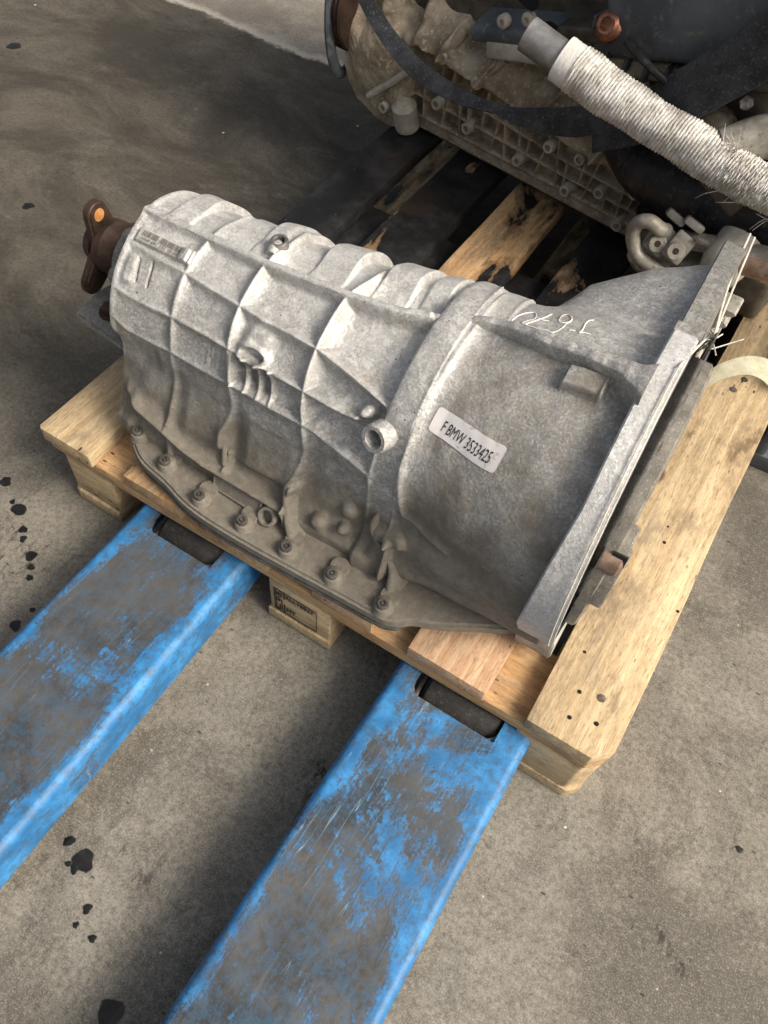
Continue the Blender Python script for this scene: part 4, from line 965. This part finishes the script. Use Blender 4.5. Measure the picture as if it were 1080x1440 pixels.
def gaus(x,c,w): return np.exp(-((x-c)/w)**2)
a_=np.linspace(-.035,.78,620); h_=np.linspace(.150,.62,360)
A2,H2=np.meshgrid(a_,h_,indexing='ij'); O2=np.zeros(A2.shape)
hu=np.interp(a_,[.0,.09,.16,.30,.42,.52,.60,.8],[.30,.292,.282,.266,.250,.246,.25,.27])[:,None]
hl=np.interp(a_,[.0,.1,.8],[.172,.172,.172])[:,None]
band=sstep(H2,hl-.002,hl+.002)*(1-sstep(H2,hu-.002,hu+.002))*sstep(A2,.10,.104)
grid=np.zeros(A2.shape)
for k,sp in enumerate((.0,.30,.62,1.0)): grid=np.maximum(grid,np.exp(-(np.abs(H2-(hl+(hu-hl)*sp))/.0036)**4))
for k in range(26):
    ac=.104+k*.0245+((k*7)%5-2)*.0022; sl=.10*((k%4)-1.5); m_=np.exp(-(np.abs(A2-ac-(H2-.21)*sl)/.0032)**4)
    if k%3==1: m_=m_*(H2<hl+(hu-hl)*.62)
    if k%4==2: m_=m_*(H2>hl+(hu-hl)*.30)
    grid=np.maximum(grid,m_)
cellid=vnoise(np.floor(A2/.0245)*1.0,np.floor((H2-.17)/.03)*1.,1.37,4)
O2+=band*((grid-1)*(.024+.012*cellid))
O2-=(1-sstep(H2,.166,.170))*.004
# upper casting: buttresses, hatched pads, waves
up_=sstep(H2,hu,hu+.004)
O2+=up_*(.004-.05*sstep(H2-hu,0,.10)+.026*vnoise(A2,H2,14,31)+.014*vnoise(A2,H2,34,32)+.006*vnoise(A2,H2,80,33))
for ac,hc,w in ((.285,.335,.045),(.405,.312,.045),(.52,.300,.040)):
    pad=np.exp(-(((A2-ac)/w)**4+((H2-hc)/.030)**4)); lines=np.sin((A2*.8+H2*.35)*760+3*vnoise(A2,H2,30,41))*.5+.5
    O2+=pad*(.012+.0035*lines)
for ac,sl in ((.155,.3),(.235,.45),(.345,.5),(.465,.4),(.56,.3)):
    O2+=up_*.016*np.exp(-((A2-ac-(H2-hu)*sl)/.006)**2)*(1-sstep(H2-hu,.04,.09))
# front cover at the left
fc=(1-sstep(A2,.085,.105)); O2+=fc*(.018+.010*np.sin(A2*60)*sstep(H2,.2,.3)-.03*sstep(H2,.24,.34)+.010*vnoise(A2,H2,24,12))
O2+=.0012*vnoise(A2,H2,150,20)
lowcut=np.interp(a_,[-.035,-.01,.03,.09,.11,.8],[.200,.162,.150,.140,.160,.160])[:,None]
H3=lowcut+(H2-.150)*((.62-lowcut)/(.62-.150))
V=np.stack([np.array(E0)[k]+A2*EA[k]+O2*EN[k]+(H3 if k==2 else 0) for k in range(3)],-1)
o=grid_mesh('ribbed_lower_casting',V,M['eng'],eng)
# body of the engine behind that face
bm=bmesh.new()
P=[(-.03,.155),(.78,.165),(.78,.62),(-.03,.62)]
add_prism(bm,P,None,.42,lambda x,y,h:EP(x,y,-.035-h)); from_bm('engine_body',bm,M['eng_dark'],eng)
bm=bmesh.new(); add_prism(bm,[(.08,.146),(.70,.146),(.70,.168),(.08,.168)],None,.36,lambda x,y,h:EP(x,y,-.02-h)); from_bm('sump',bm,M['eng_dark'],eng)
bm=bmesh.new(); add_lathe(bm,[(.016,0),(.022,.006),(.022,.05),(.012,.058)],EP(.105,.150,.004),(-.1,-.3,1),20); from_bm('sump_lug',bm,M['eng_grey'],eng,True)
for k,(a,h,off) in enumerate(((.164,.300,.008),(.234,.286,.006),(.162,.222,.006),(.228,.206,.004),(.335,.196,.004),(.433,.188,.004),(.443,.250,.006),(.537,.176,.004),(.546,.240,.006),(.060,.178,.020),(.30,.262,.004),(.385,.243,.004),(.49,.212,.003))):
    bm=bmesh.new(); add_lathe(bm,[(.0115,-.022),(.0095,.004),(.0088,.006),(.0052,.006),(.0048,.001),(.0001,.001)],EP(a,h,off),EN,20,cap=False)
    o=from_bm('bolt_boss',bm,M['eng_grey'],eng,True,40)
    bm=bmesh.new(); add_lathe(bm,[(.0030,-.004),(.0030,.0035),(.0001,.0035)],EP(a,h,off),EN,6,cap=False); from_bm('bolt',bm,M['steel'],o)
for k,(p0,p1,rr_) in enumerate((((.164,.300),(.185,.345),.009),((.234,.286),(.265,.330),.008),((.443,.250),(.47,.30),.008),((.546,.240),(.585,.300),.008))):
    bm=bmesh.new(); add_tube(bm,[tuple(EP(*p0,-.004)),tuple(EP((p0[0]+p1[0])/2,(p0[1]+p1[1])/2,-.004)),tuple(EP(*p1,-.012))],rr_,12,sub=3); from_bm('bolt_column',bm,M['eng'],eng,True)
# crank pulley with a cast bracket round it
bm=bmesh.new(); add_lathe(bm,[(.030,.0),(.075,.0),(.078,.004),(.074,.008),(.078,.012),(.074,.016),(.078,.020),(.074,.024),(.078,.028),(.074,.034),(.055,.034),(.050,.020),(.028,.020),(.022,.036),(.0001,.036)],EP(-.028,.300,-.03),-EA,48,cap=False); from_bm('crank_pulley',bm,M['rust'],eng,True,30)
bm=bmesh.new(); P=[tuple(EP(-.052-.004*math.sin(t),.285+.092*math.sin(t),.010+.034*math.cos(t))) for t in np.linspace(-2.6,2.6,16)]
add_tube(bm,P,.0065,10,sub=3,flat=1.6); add_tube(bm,[tuple(EP(-.045,.335,.012)),tuple(EP(-.050,.30,.020)),tuple(EP(-.045,.255,.014))],.008,10,sub=5,flat=.5); from_bm('pulley_guard',bm,M['cover'],eng,True)
bm=bmesh.new(); add_tube(bm,[tuple(EP(.105,.262,.022)),tuple(EP(.14,.278,.022)),tuple(EP(.175,.268,.020))],.0045,8,sub=5); add_tube(bm,[tuple(EP(.03,.19,.030)),tuple(EP(.08,.235,.022)),tuple(EP(.11,.265,.020))],.006,8,sub=5); from_bm('dipstick_pipe',bm,M['eng_grey'],eng,True)
# upper front: black manifold covers and openings
def ebox(name,a0,a1,h0,h1,o0,o1,mat,bev=.006,slope=0.,rot=0.,parent=eng):
    bm=bmesh.new(); rr=Matrix((EA,-EN,Vector((0,0,1)))).transposed()@Matrix.Rotation(rot,3,'Y')@Matrix.Rotation(slope,3,'X')
    add_box(bm,EP((a0+a1)/2,(h0+h1)/2,(o0+o1)/2),(a1-a0,o1-o0,h1-h0),rr,bev,3); return from_bm(name,bm,mat,parent,True,40)
ebox('intake_cover',.415,.80,.485,.66,-.22,.055,M['cover'],.012,.12,-.28)
ebox('cover_lip',.36,.66,.458,.478,-.06,.040,M['eng_dark'],.005,.1,-.28)
ebox('rocker_cover',.20,.62,.415,.440,-.12,.020,M['cover'],.008,.2,-.28)
for k in range(6): ebox('cover_rib',.415+.030*k,.4195+.030*k,.418-.006*k+.0,.462-.006*k,-.02,.036,M['cover'],.001)
ebox('gasket_plate',.24,.56,.375,.400,-.05,.018,M['eng_grey'],.004,0,-.26)
for k,(a,h,ra,rb) in enumerate(((.365,.408,.030,.011),(.475,.385,.022,.012),(.300,.44,.02,.010))):
    bm=bmesh.new(); ring=[]
    for j in range(28):
        t=2*math.pi*j/28; x=ra*math.copysign(abs(math.cos(t))**.6,math.cos(t)); y=rb*math.copysign(abs(math.sin(t))**.6,math.sin(t)); c,s=math.cos(-.3),math.sin(-.3); ring.append((a+x*c-y*s,h+x*s+y*c))
    add_prism(bm,ring,None,.004,lambda x,y,hh:EP(x,y,.019+hh)); from_bm('port_opening',bm,M['dark'],eng)
for a,h in ((.31,.415),(.42,.385),(.505,.395),(.345,.372),(.27,.398)):
    bm=bmesh.new(); add_lathe(bm,[(.010,0),(.010,.010),(.007,.012),(.004,.012),(.004,.008),(.0001,.008)],EP(a,h,.015),EN,18,cap=False); from_bm('stud_boss',bm,M['eng_grey'],eng,True)
bm=bmesh.new(); add_lathe(bm,[(.019,-.02),(.019,.004),(.015,.008),(.016,.012),(.012,.016),(.0085,.016),(.0085,.010),(.0001,.010)],EP(.445,.462,.045),(EN+Vector((0,0,.5))).normalized(),28,cap=False); from_bm('copper_plug',bm,mat_plain('coppery_plug',(.22,.09,.05),(.45,.23,.15),90,.4,.8,.3),eng,True)
# black housing low on the right, with two open ports
bm=bmesh.new(); add_tube(bm,[tuple(EP(.500,.300,-.005)),tuple(EP(.55,.290,.010)),tuple(EP(.62,.295,.020)),tuple(EP(.70,.305,.025)),tuple(EP(.80,.32,.02))],[.035,.048,.054,.056,.056],40,sub=8); from_bm('filter_housing',bm,M['black'],eng,True)
for a,h,off,rr_ in ((.590,.252,.045,.0185),(.660,.262,.060,.017)):
    bm=bmesh.new(); add_lathe(bm,[(rr_*1.25,-.02),(rr_*1.15,.006),(rr_*.95,.007),(rr_*.85,-.004),(.0001,-.006)],EP(a,h,off),(EN+Vector((0,0,-.15))).normalized(),28,cap=False); o=from_bm('housing_port',bm,M['black'],eng,True,40)
    bm=bmesh.new(); add_lathe(bm,[(rr_*.84,0),(.0001,.0)],EP(a,h,off+.002),EN,24,cap=False); from_bm('port_bore',bm,M['dark'],o)
# right hand brackets and lugs
bm=bmesh.new(); add_tube(bm,[tuple(EP(.600,.395,.03)),tuple(EP(.63,.410,.06)),tuple(EP(.66,.385,.09)),tuple(EP(.72,.36,.09))],[.012,.030,.028,.030],20,sub=6); add_lathe(bm,[(.022,0),(.022,.05),(.016,.056)],EP(.592,.402,.02),(EN+EA*-.3).normalized(),24); from_bm('accessory_bracket',bm,M['eng_dark'],eng,True,50)
bm=bmesh.new(); add_lathe(bm,[(.026,-.06),(.024,.01),(.020,.014),(.014,.014),(.013,.004),(.0001,.004)],EP(.655,.402,.105),(EN*.7-EA*.6+Vector((0,0,.1))).normalized(),28,cap=False); add_tube(bm,[tuple(EP(.66,.41,.10)),tuple(EP(.70,.43,.07)),tuple(EP(.76,.45,.05))],[.022,.028,.034],20,sub=5); o=from_bm('engine_mount_arm',bm,M['pale'],eng,True,50)
bm=bmesh.new(); add_lathe(bm,[(.0135,0),(.0125,.006),(.0001,.006)],EP(.655,.402,.105)+ (EN*.7-EA*.6).normalized()*.006,(EN*.7-EA*.6+Vector((0,0,.1))).normalized(),24,cap=False); from_bm('rusty_bore',bm,M['rust'],o)
for k,(a,h,w_,hh_,o_,mt_) in enumerate(((.50,.345,.030,.018,.030,'eng_grey'),(.565,.335,.022,.030,.040,'eng_grey'),(.545,.440,.040,.010,.040,'eng_dark'),(.64,.47,.05,.012,.06,'eng_dark'),(.70,.475,.02,.05,.07,'eng_grey'))): ebox('bracket_plate',a,a+w_,h,h+hh_,.0,o_,M[mt_],.003,.1,-.25)
for k,(a,h) in enumerate(((.515,.356),(.576,.352),(.56,.425),(.66,.455),(.71,.50))):
    bm=bmesh.new(); add_lathe(bm,[(.0085,0),(.0085,.005),(.0055,.006),(.0055,.011),(.0001,.012)],EP(a,h,.036 if k<3 else .065),EN,6 if k%2 else 18,cap=False); from_bm('flange_bolt',bm,M['steel'],eng,True,40)
for k,P_ in enumerate((((.48,.46,.06),(.53,.45,.075),(.58,.43,.06),(.62,.44,.05)),((.60,.35,.06),(.63,.37,.085),(.68,.365,.09),(.74,.39,.07)))):
    bm=bmesh.new(); add_tube(bm,[tuple(EP(*p_)) for p_ in P_],.0055,10,sub=8); from_bm('wiring_conduit',bm,M['black'],eng,True)
ebox('side_panel',.61,.80,.30,.42,-.04,.03,M['eng_dark'],.01,0,.3)
bm=bmesh.new(); add_lathe(bm,[(.030,-.02),(.032,.02),(.026,.040),(.012,.048),(.0001,.049)],EP(.735,.29,.10),(EN*.8+Vector((0,0,-.6))).normalized(),30,cap=False); from_bm('hose_end_cap',bm,M['eng_grey'],eng,True,50)
ebox('lower_right_casting',.60,.80,.165,.24,-.05,.05,M['eng_dark'],.012)
# pale coolant pipes and their clamp brackets, in front of the black housing
def wp(x,z,y): return (x,y,z)
bm=bmesh.new(); add_tube(bm,[wp(.552,.288,.675),wp(.5471,.2935,.664),wp(.5291,.3040,.655),wp(.5147,.2937,.655),wp(.5155,.2705,.657),wp(.5336,.2473,.655),wp(.5631,.2418,.65),wp(.6022,.2388,.64),wp(.66,.232,.62)],.0100,18,sub=8)
o=from_bm('coolant_pipe',bm,M['pale'],eng,True); o['label']='pale pipe bent into a hook'
bm=bmesh.new(); add_tube(bm,[wp(.572,.276,.69),wp(.5864,.2807,.685),wp(.6337,.2962,.68),wp(.6895,.3057,.68),wp(.78,.325,.68)],[.0125,.0125,.0135,.0145,.016],20,sub=6); add_box(bm,(.604,.668,.298),(.016,.006,.005)); from_bm('coolant_pipe',bm,M['pale'],eng,True)
for (x,z,y,rz) in ((.5515,.276,.668,.35),(.5790,.279,.664,.3)):
    bm=bmesh.new(); rr=Matrix.Rotation(rz,3,'Y')@Matrix.Rotation(-.55,3,'X')
    add_box(bm,(x,y,z),(.030,.010,.040),rr,.003); add_box(bm,(x+.004,y+.022,z+.026),(.030,.030,.012),rr,.004); add_lathe(bm,[(.0125,0),(.0125,.008),(.011,.0095),(.0045,.0095),(.0045,.004)],(x-.002,y-.004,z-.004),rr@Vector((0,-1,0)),24)
    br=from_bm('pipe_clamp',bm,M['pale'],eng,True,40)
    bm=bmesh.new(); add_lathe(bm,[(.0042,0),(.0042,.0088),(.0001,.0088)],(x-.002,y-.005,z-.004),rr@Vector((0,-1,0)),14,cap=False); from_bm('screw',bm,M['rust'],br)
bm=bmesh.new(); 
for k in range(7): add_lathe(bm,[(.016-.001*k%3*.001,-.02),(.014,.012),(.006,.016)],(.528+.014*k,.690-.004*k,.222-.004*(k%3)),(-.2,-.7,.7),10)
add_box(bm,(.575,.71,.225),(.10,.05,.06),Matrix.Rotation(.3,3,'X'),.008); from_bm('water_pump_flange',bm,M['pale'],eng,True,40)
# scalloped pump casting and bluish rail right of the bell
bm=bmesh.new(); P=[]
for k in range(40):
    t=k/39; z=.205+.10*t; P.append((.712-.0*t+.007*math.sin(t*34)+.018*t, z))
P=[(.640,.205)]+P+[(.645,.305)]
add_prism(bm,P,None,.035,lambda x,y,h:Vector((x-.047,.53+h+(y-.2)*.15,y+.0))); from_bm('pump_casting',bm,M['pale'],eng,True,30)
bm=bmesh.new(); add_tube(bm,[(.668,.455,.432),(.700,.450,.440)],.0105,18,sub=2); add_lathe(bm,[(.012,0),(.012,.012),(.008,.014)],(.690,.452,.437),(1,0,.2),6)
dowel=from_bm('dowel',bm,M['copper'],gb,True,40)
rail_=thing('blue_grey_rail','blue grey steel rail lying beside the pallet right of the engine','steel rail',(.85,.75,0))
bm=bmesh.new(); add_box(bm,(.800,1.08,.105),(.020,.90,.20),Matrix.Rotation(.05,3,'Z'),.006); add_box(bm,(.835,1.08,.015),(.09,.90,.03),Matrix.Rotation(.05,3,'Z'),.004); from_bm('rail_body',bm,M['cover'],rail_,True,40)
bm=bmesh.new(); add_tube(bm,[(.772,.62,.205),(.777,.80,.212),(.785,1.2,.22)],.009,14,sub=4); from_bm('rail_lip',bm,M['cover'],rail_,True,40)
# ---------------------------------------------------------------- wrapped pipe in front of the engine
wpipe=thing('wrapped_pipe','steel pipe bound tightly in frayed white cord, slung across the engine','pipe',(.46,.69,.42))
y0=.69
path=[(.286,y0,.460),(.323,y0,.450),(.384,y0,.434),(.444,y0,.4196),(.503,y0,.408),(.555,y0-.002,.4005),(.602,y0-.004,.3926),(.646,y0-.006,.387),(.746,y0-.01,.375),(.80,y0-.01,.37)]
M['cord']=mat_plain('frayed_white_cord',(.40,.375,.33),(.80,.78,.73),42,.85,0,.5,c2=(.24,.22,.185),s2=150)
M['tape']=mat_plain('pale_tape',(.58,.56,.52),(.74,.72,.68),30,.6,0,.3,c2=(.34,.32,.29),s2=120)
M['pipe']=mat_plain('grey_steel_pipe',(.22,.22,.215),(.38,.375,.36),30,.4,.6,.2)
PP=catmull(path,520); seg=lambda t0,t1: PP[int(t0*519):int(t1*519)+1]
s_=np.r_[0,np.cumsum(np.linalg.norm(np.diff(PP,axis=0),axis=1))]; Lp=s_[-1]
bm=bmesh.new(); add_tube(bm,seg(0,1.),.0218,32,sub=1)
o=from_bm('bare_pipe',bm,M['pipe'],wpipe,True,50)
rs=np.random.RandomState(4); nz=rs.rand(600,48)
nz=(nz+np.roll(nz,1,1)+np.roll(nz,1,0)+np.roll(nz,-1,1))/4
q_=seg(.105,.215); bm=bmesh.new(); add_tube(bm,q_,.0285,40,sub=1,wob=lambda i,j:1+.03*(nz[i,j]-.5)); from_bm('tape_collar',bm,M['tape'],wpipe,True,50)
def windings(t0,t1,r0,r1,pitch,name,ragged=0.,tilt=0.):
    n=int(Lp*(t1-t0)/pitch); k=n*7; Q=catmull(seg(t0,t1)[::12],k)
    bm=bmesh.new()
    def wob(i,j):
        ph=i/7.0+tilt*math.sin(2*math.pi*j/44)+.35*(nz[(i//7)%600,j%48]-.5)+j/44
        w=abs(math.sin(math.pi*ph))**.7
        return 1+.060*w+.09*(nz[i%600,(j*3)%48]-.5)*(1+4*ragged)+.06*(nz[(i//11)%600,j//4]-.5)+.04*math.sin(i*.021+1)+.03*math.sin(i*.057+2+2*math.sin(j/7))+ragged*.18*(nz[(i//5)%600,(j//2)%48]-.5)
    add_tube(bm,Q,list(np.linspace(r0,r1,8)),44,sub=1,wob=wob); return from_bm(name,bm,M['cord'],wpipe,True,70)
windings(.150,.60,.0275,.0270,.0048,'cord_winding',0,.4)
windings(.585,.795,.0265,.0235,.0040,'frayed_winding',.32,1.4)
bm=bmesh.new()
for k in range(34):
    base=PP[int((.575+.22*rs.rand())*519)]+np.array([0,-.006,0]); a=rs.rand()*6.28; 
    if k<22: base=PP[int(.585*519)]+np.array([rs.randn()*.004,-.010,.022]); d=Vector((.12+rs.randn()*.35,-.2+rs.randn()*.3,.9))
    elif k<28: base=base+np.array([0,-.012,-.020]); d=Vector((rs.randn()*.7-.5,-.4+rs.randn()*.4,-.35+rs.randn()*.35))
    else: base=base+np.array([0,-.010,.020]); d=Vector((rs.randn(),-.2,.6+rs.randn()*.3))
    d.normalize(); L=.010+.020*rs.rand(); b=Vector(base); m_=b+d*L*.5+Vector(rs.randn(3)*.003); e=b+d*L+Vector(rs.randn(3)*.006)
    add_tube(bm,[tuple(b),tuple(m_),tuple(e)],[.0005,.0004,.0002],4,sub=2)
o=from_bm('loose_fibres',bm,M['cord'],wpipe); tag(o,kind='stuff')
bm=bmesh.new()
for (p0,p1,p2,r_) in (((.560,.668,.372),(.585,.662,.368),(.615,.662,.364),.006),((.525,.664,.378),(.540,.664,.376),(.56,.666,.374),.0022)):
    add_tube(bm,[p0,p1,p2],[r_*.4,r_,r_*.5],8,sub=6,wob=lambda i,j:1+.5*(nz[i*3%600,j*5%48]-.5))
bm.free()
# ---------------------------------------------------------------- straps
M['strap']=mat_plain('dirty_black_webbing',(.020,.021,.023),(.052,.055,.060),30,.8,0,.4,c2=(.12,.13,.15),s2=260)
s1=thing('lashing_strap','slack black webbing strap drooping across the left face of the engine','strap',tuple(EP(.2,.30,.06)))
bm=bmesh.new(); add_ribbon(bm,[tuple(EP(*p)) for p in ((-.01,.42,.03),(.016,.373,.05),(.079,.326,.058),(.141,.297,.060),(.193,.289,.062),(.257,.288,.062),(.313,.297,.062))],[.011,.0115,.013,.0145,.014,.011,.007],[(-.3,-.9,.6),(-.2,-.8,.7),(-.1,-.7,.8),(0,-.6,.8)],.0028,10); 
add_ribbon(bm,[tuple(EP(*p)) for p in ((.305,.296,.062),(.335,.303,.068),(.365,.311,.072),(.424,.330,.072),(.471,.352,.068),(.53,.385,.04))],[.006,.012,.018,.021,.018,.014],[(0,-.7,.7),(.1,-.95,.3),(0,-1,.1),(.2,-.8,.5)],.0028,10); from_bm('webbing',bm,M['strap'],s1,True,50)
s2=thing('lashing_strap','taut wide black strap running up over the engine to the top right corner','strap',tuple(EP(.58,.44,.06)))
bm=bmesh.new(); add_ribbon(bm,[tuple(EP(*p)) for p in ((.47,.335,.06),(.545,.392,.075),(.60,.455,.085),(.66,.53,.09),(.73,.63,.08))],.033,(-.1,-.9,.5),.003,8); from_bm('webbing',bm,M['strap'],s2,True,50)
# ---------------------------------------------------------------- white strings on the bell flange and the loop of webbing
M['string']=mat_plain('dirty_white_string',(.52,.49,.42),(.70,.67,.60),80,.85,0,.3)
tie=thing('tie_string','thin dirty white string pulled tight down the edge of the bell flange','string',(.69,.3,.146))
bm=bmesh.new()
def fpt(ang,u=.6765,r=.1795): return tuple(W3(u,r*math.cos(R(ang)),.008+r*math.sin(R(ang))))
K=tuple(W3(.690,.125,.125))
add_tube(bm,[fpt(a,.6765,.1805) for a in range(92,222,10)],.0007,6,sub=3)
add_tube(bm,[fpt(a,.6800,.1775) for a in range(86,218,11)],.0006,6,sub=3)
add_tube(bm,[K,tuple(W3(.679,.19,.150)),tuple(W3(.6765,.245,.168))],.0012,6,sub=3); add_tube(bm,[K,tuple(W3(.686,.18,.138)),tuple(W3(.682,.245,.166))],.0011,6,sub=3)
add_tube(bm,[fpt(92,.6765,.181),tuple(W3(.685,.07,.165)),K],.0011,6,sub=3)
for k in range(9): add_tube(bm,[K,tuple(Vector(K)+Vector(rs.randn(3)*.008)),tuple(Vector(K)+Vector(rs.randn(3)*.015)+Vector((0,0,.008)))],.0007,4,sub=3)
from_bm('string_strands',bm,M['string'],tie,True)
loop=thing('webbing_loop','loop of pale yellowish webbing hanging over the outer deck board','webbing loop',(.72,.42,.2))
M['web']=mat_plain('pale_yellow_webbing',(.50,.47,.33),(.66,.63,.47),60,.85,0,.4,c2=(.38,.35,.24),s2=500)
bm=bmesh.new(); add_ribbon(bm,[(.688,.385,.312),(.704,.40,.336),(.728,.415,.348),(.756,.42,.345),(.782,.415,.325),(.797,.405,.292)],[.005,.0085,.011,.0125,.0135,.014],[(-.1,-.7,.7),(0,-.6,.8),(.1,-.5,.85),(.3,-.6,.7),(.6,-.6,.5),(.8,-.6,.1)],.003,10)
add_ribbon(bm,[(.690,.388,.312),(.679,.365,.308),(.672,.345,.300),(.668,.33,.292)],[.006,.006,.0045,.003],[(-.1,-.7,.7),(.1,-.9,.3)],.0025,8)
from_bm('webbing',bm,M['web'],loop,True,50)
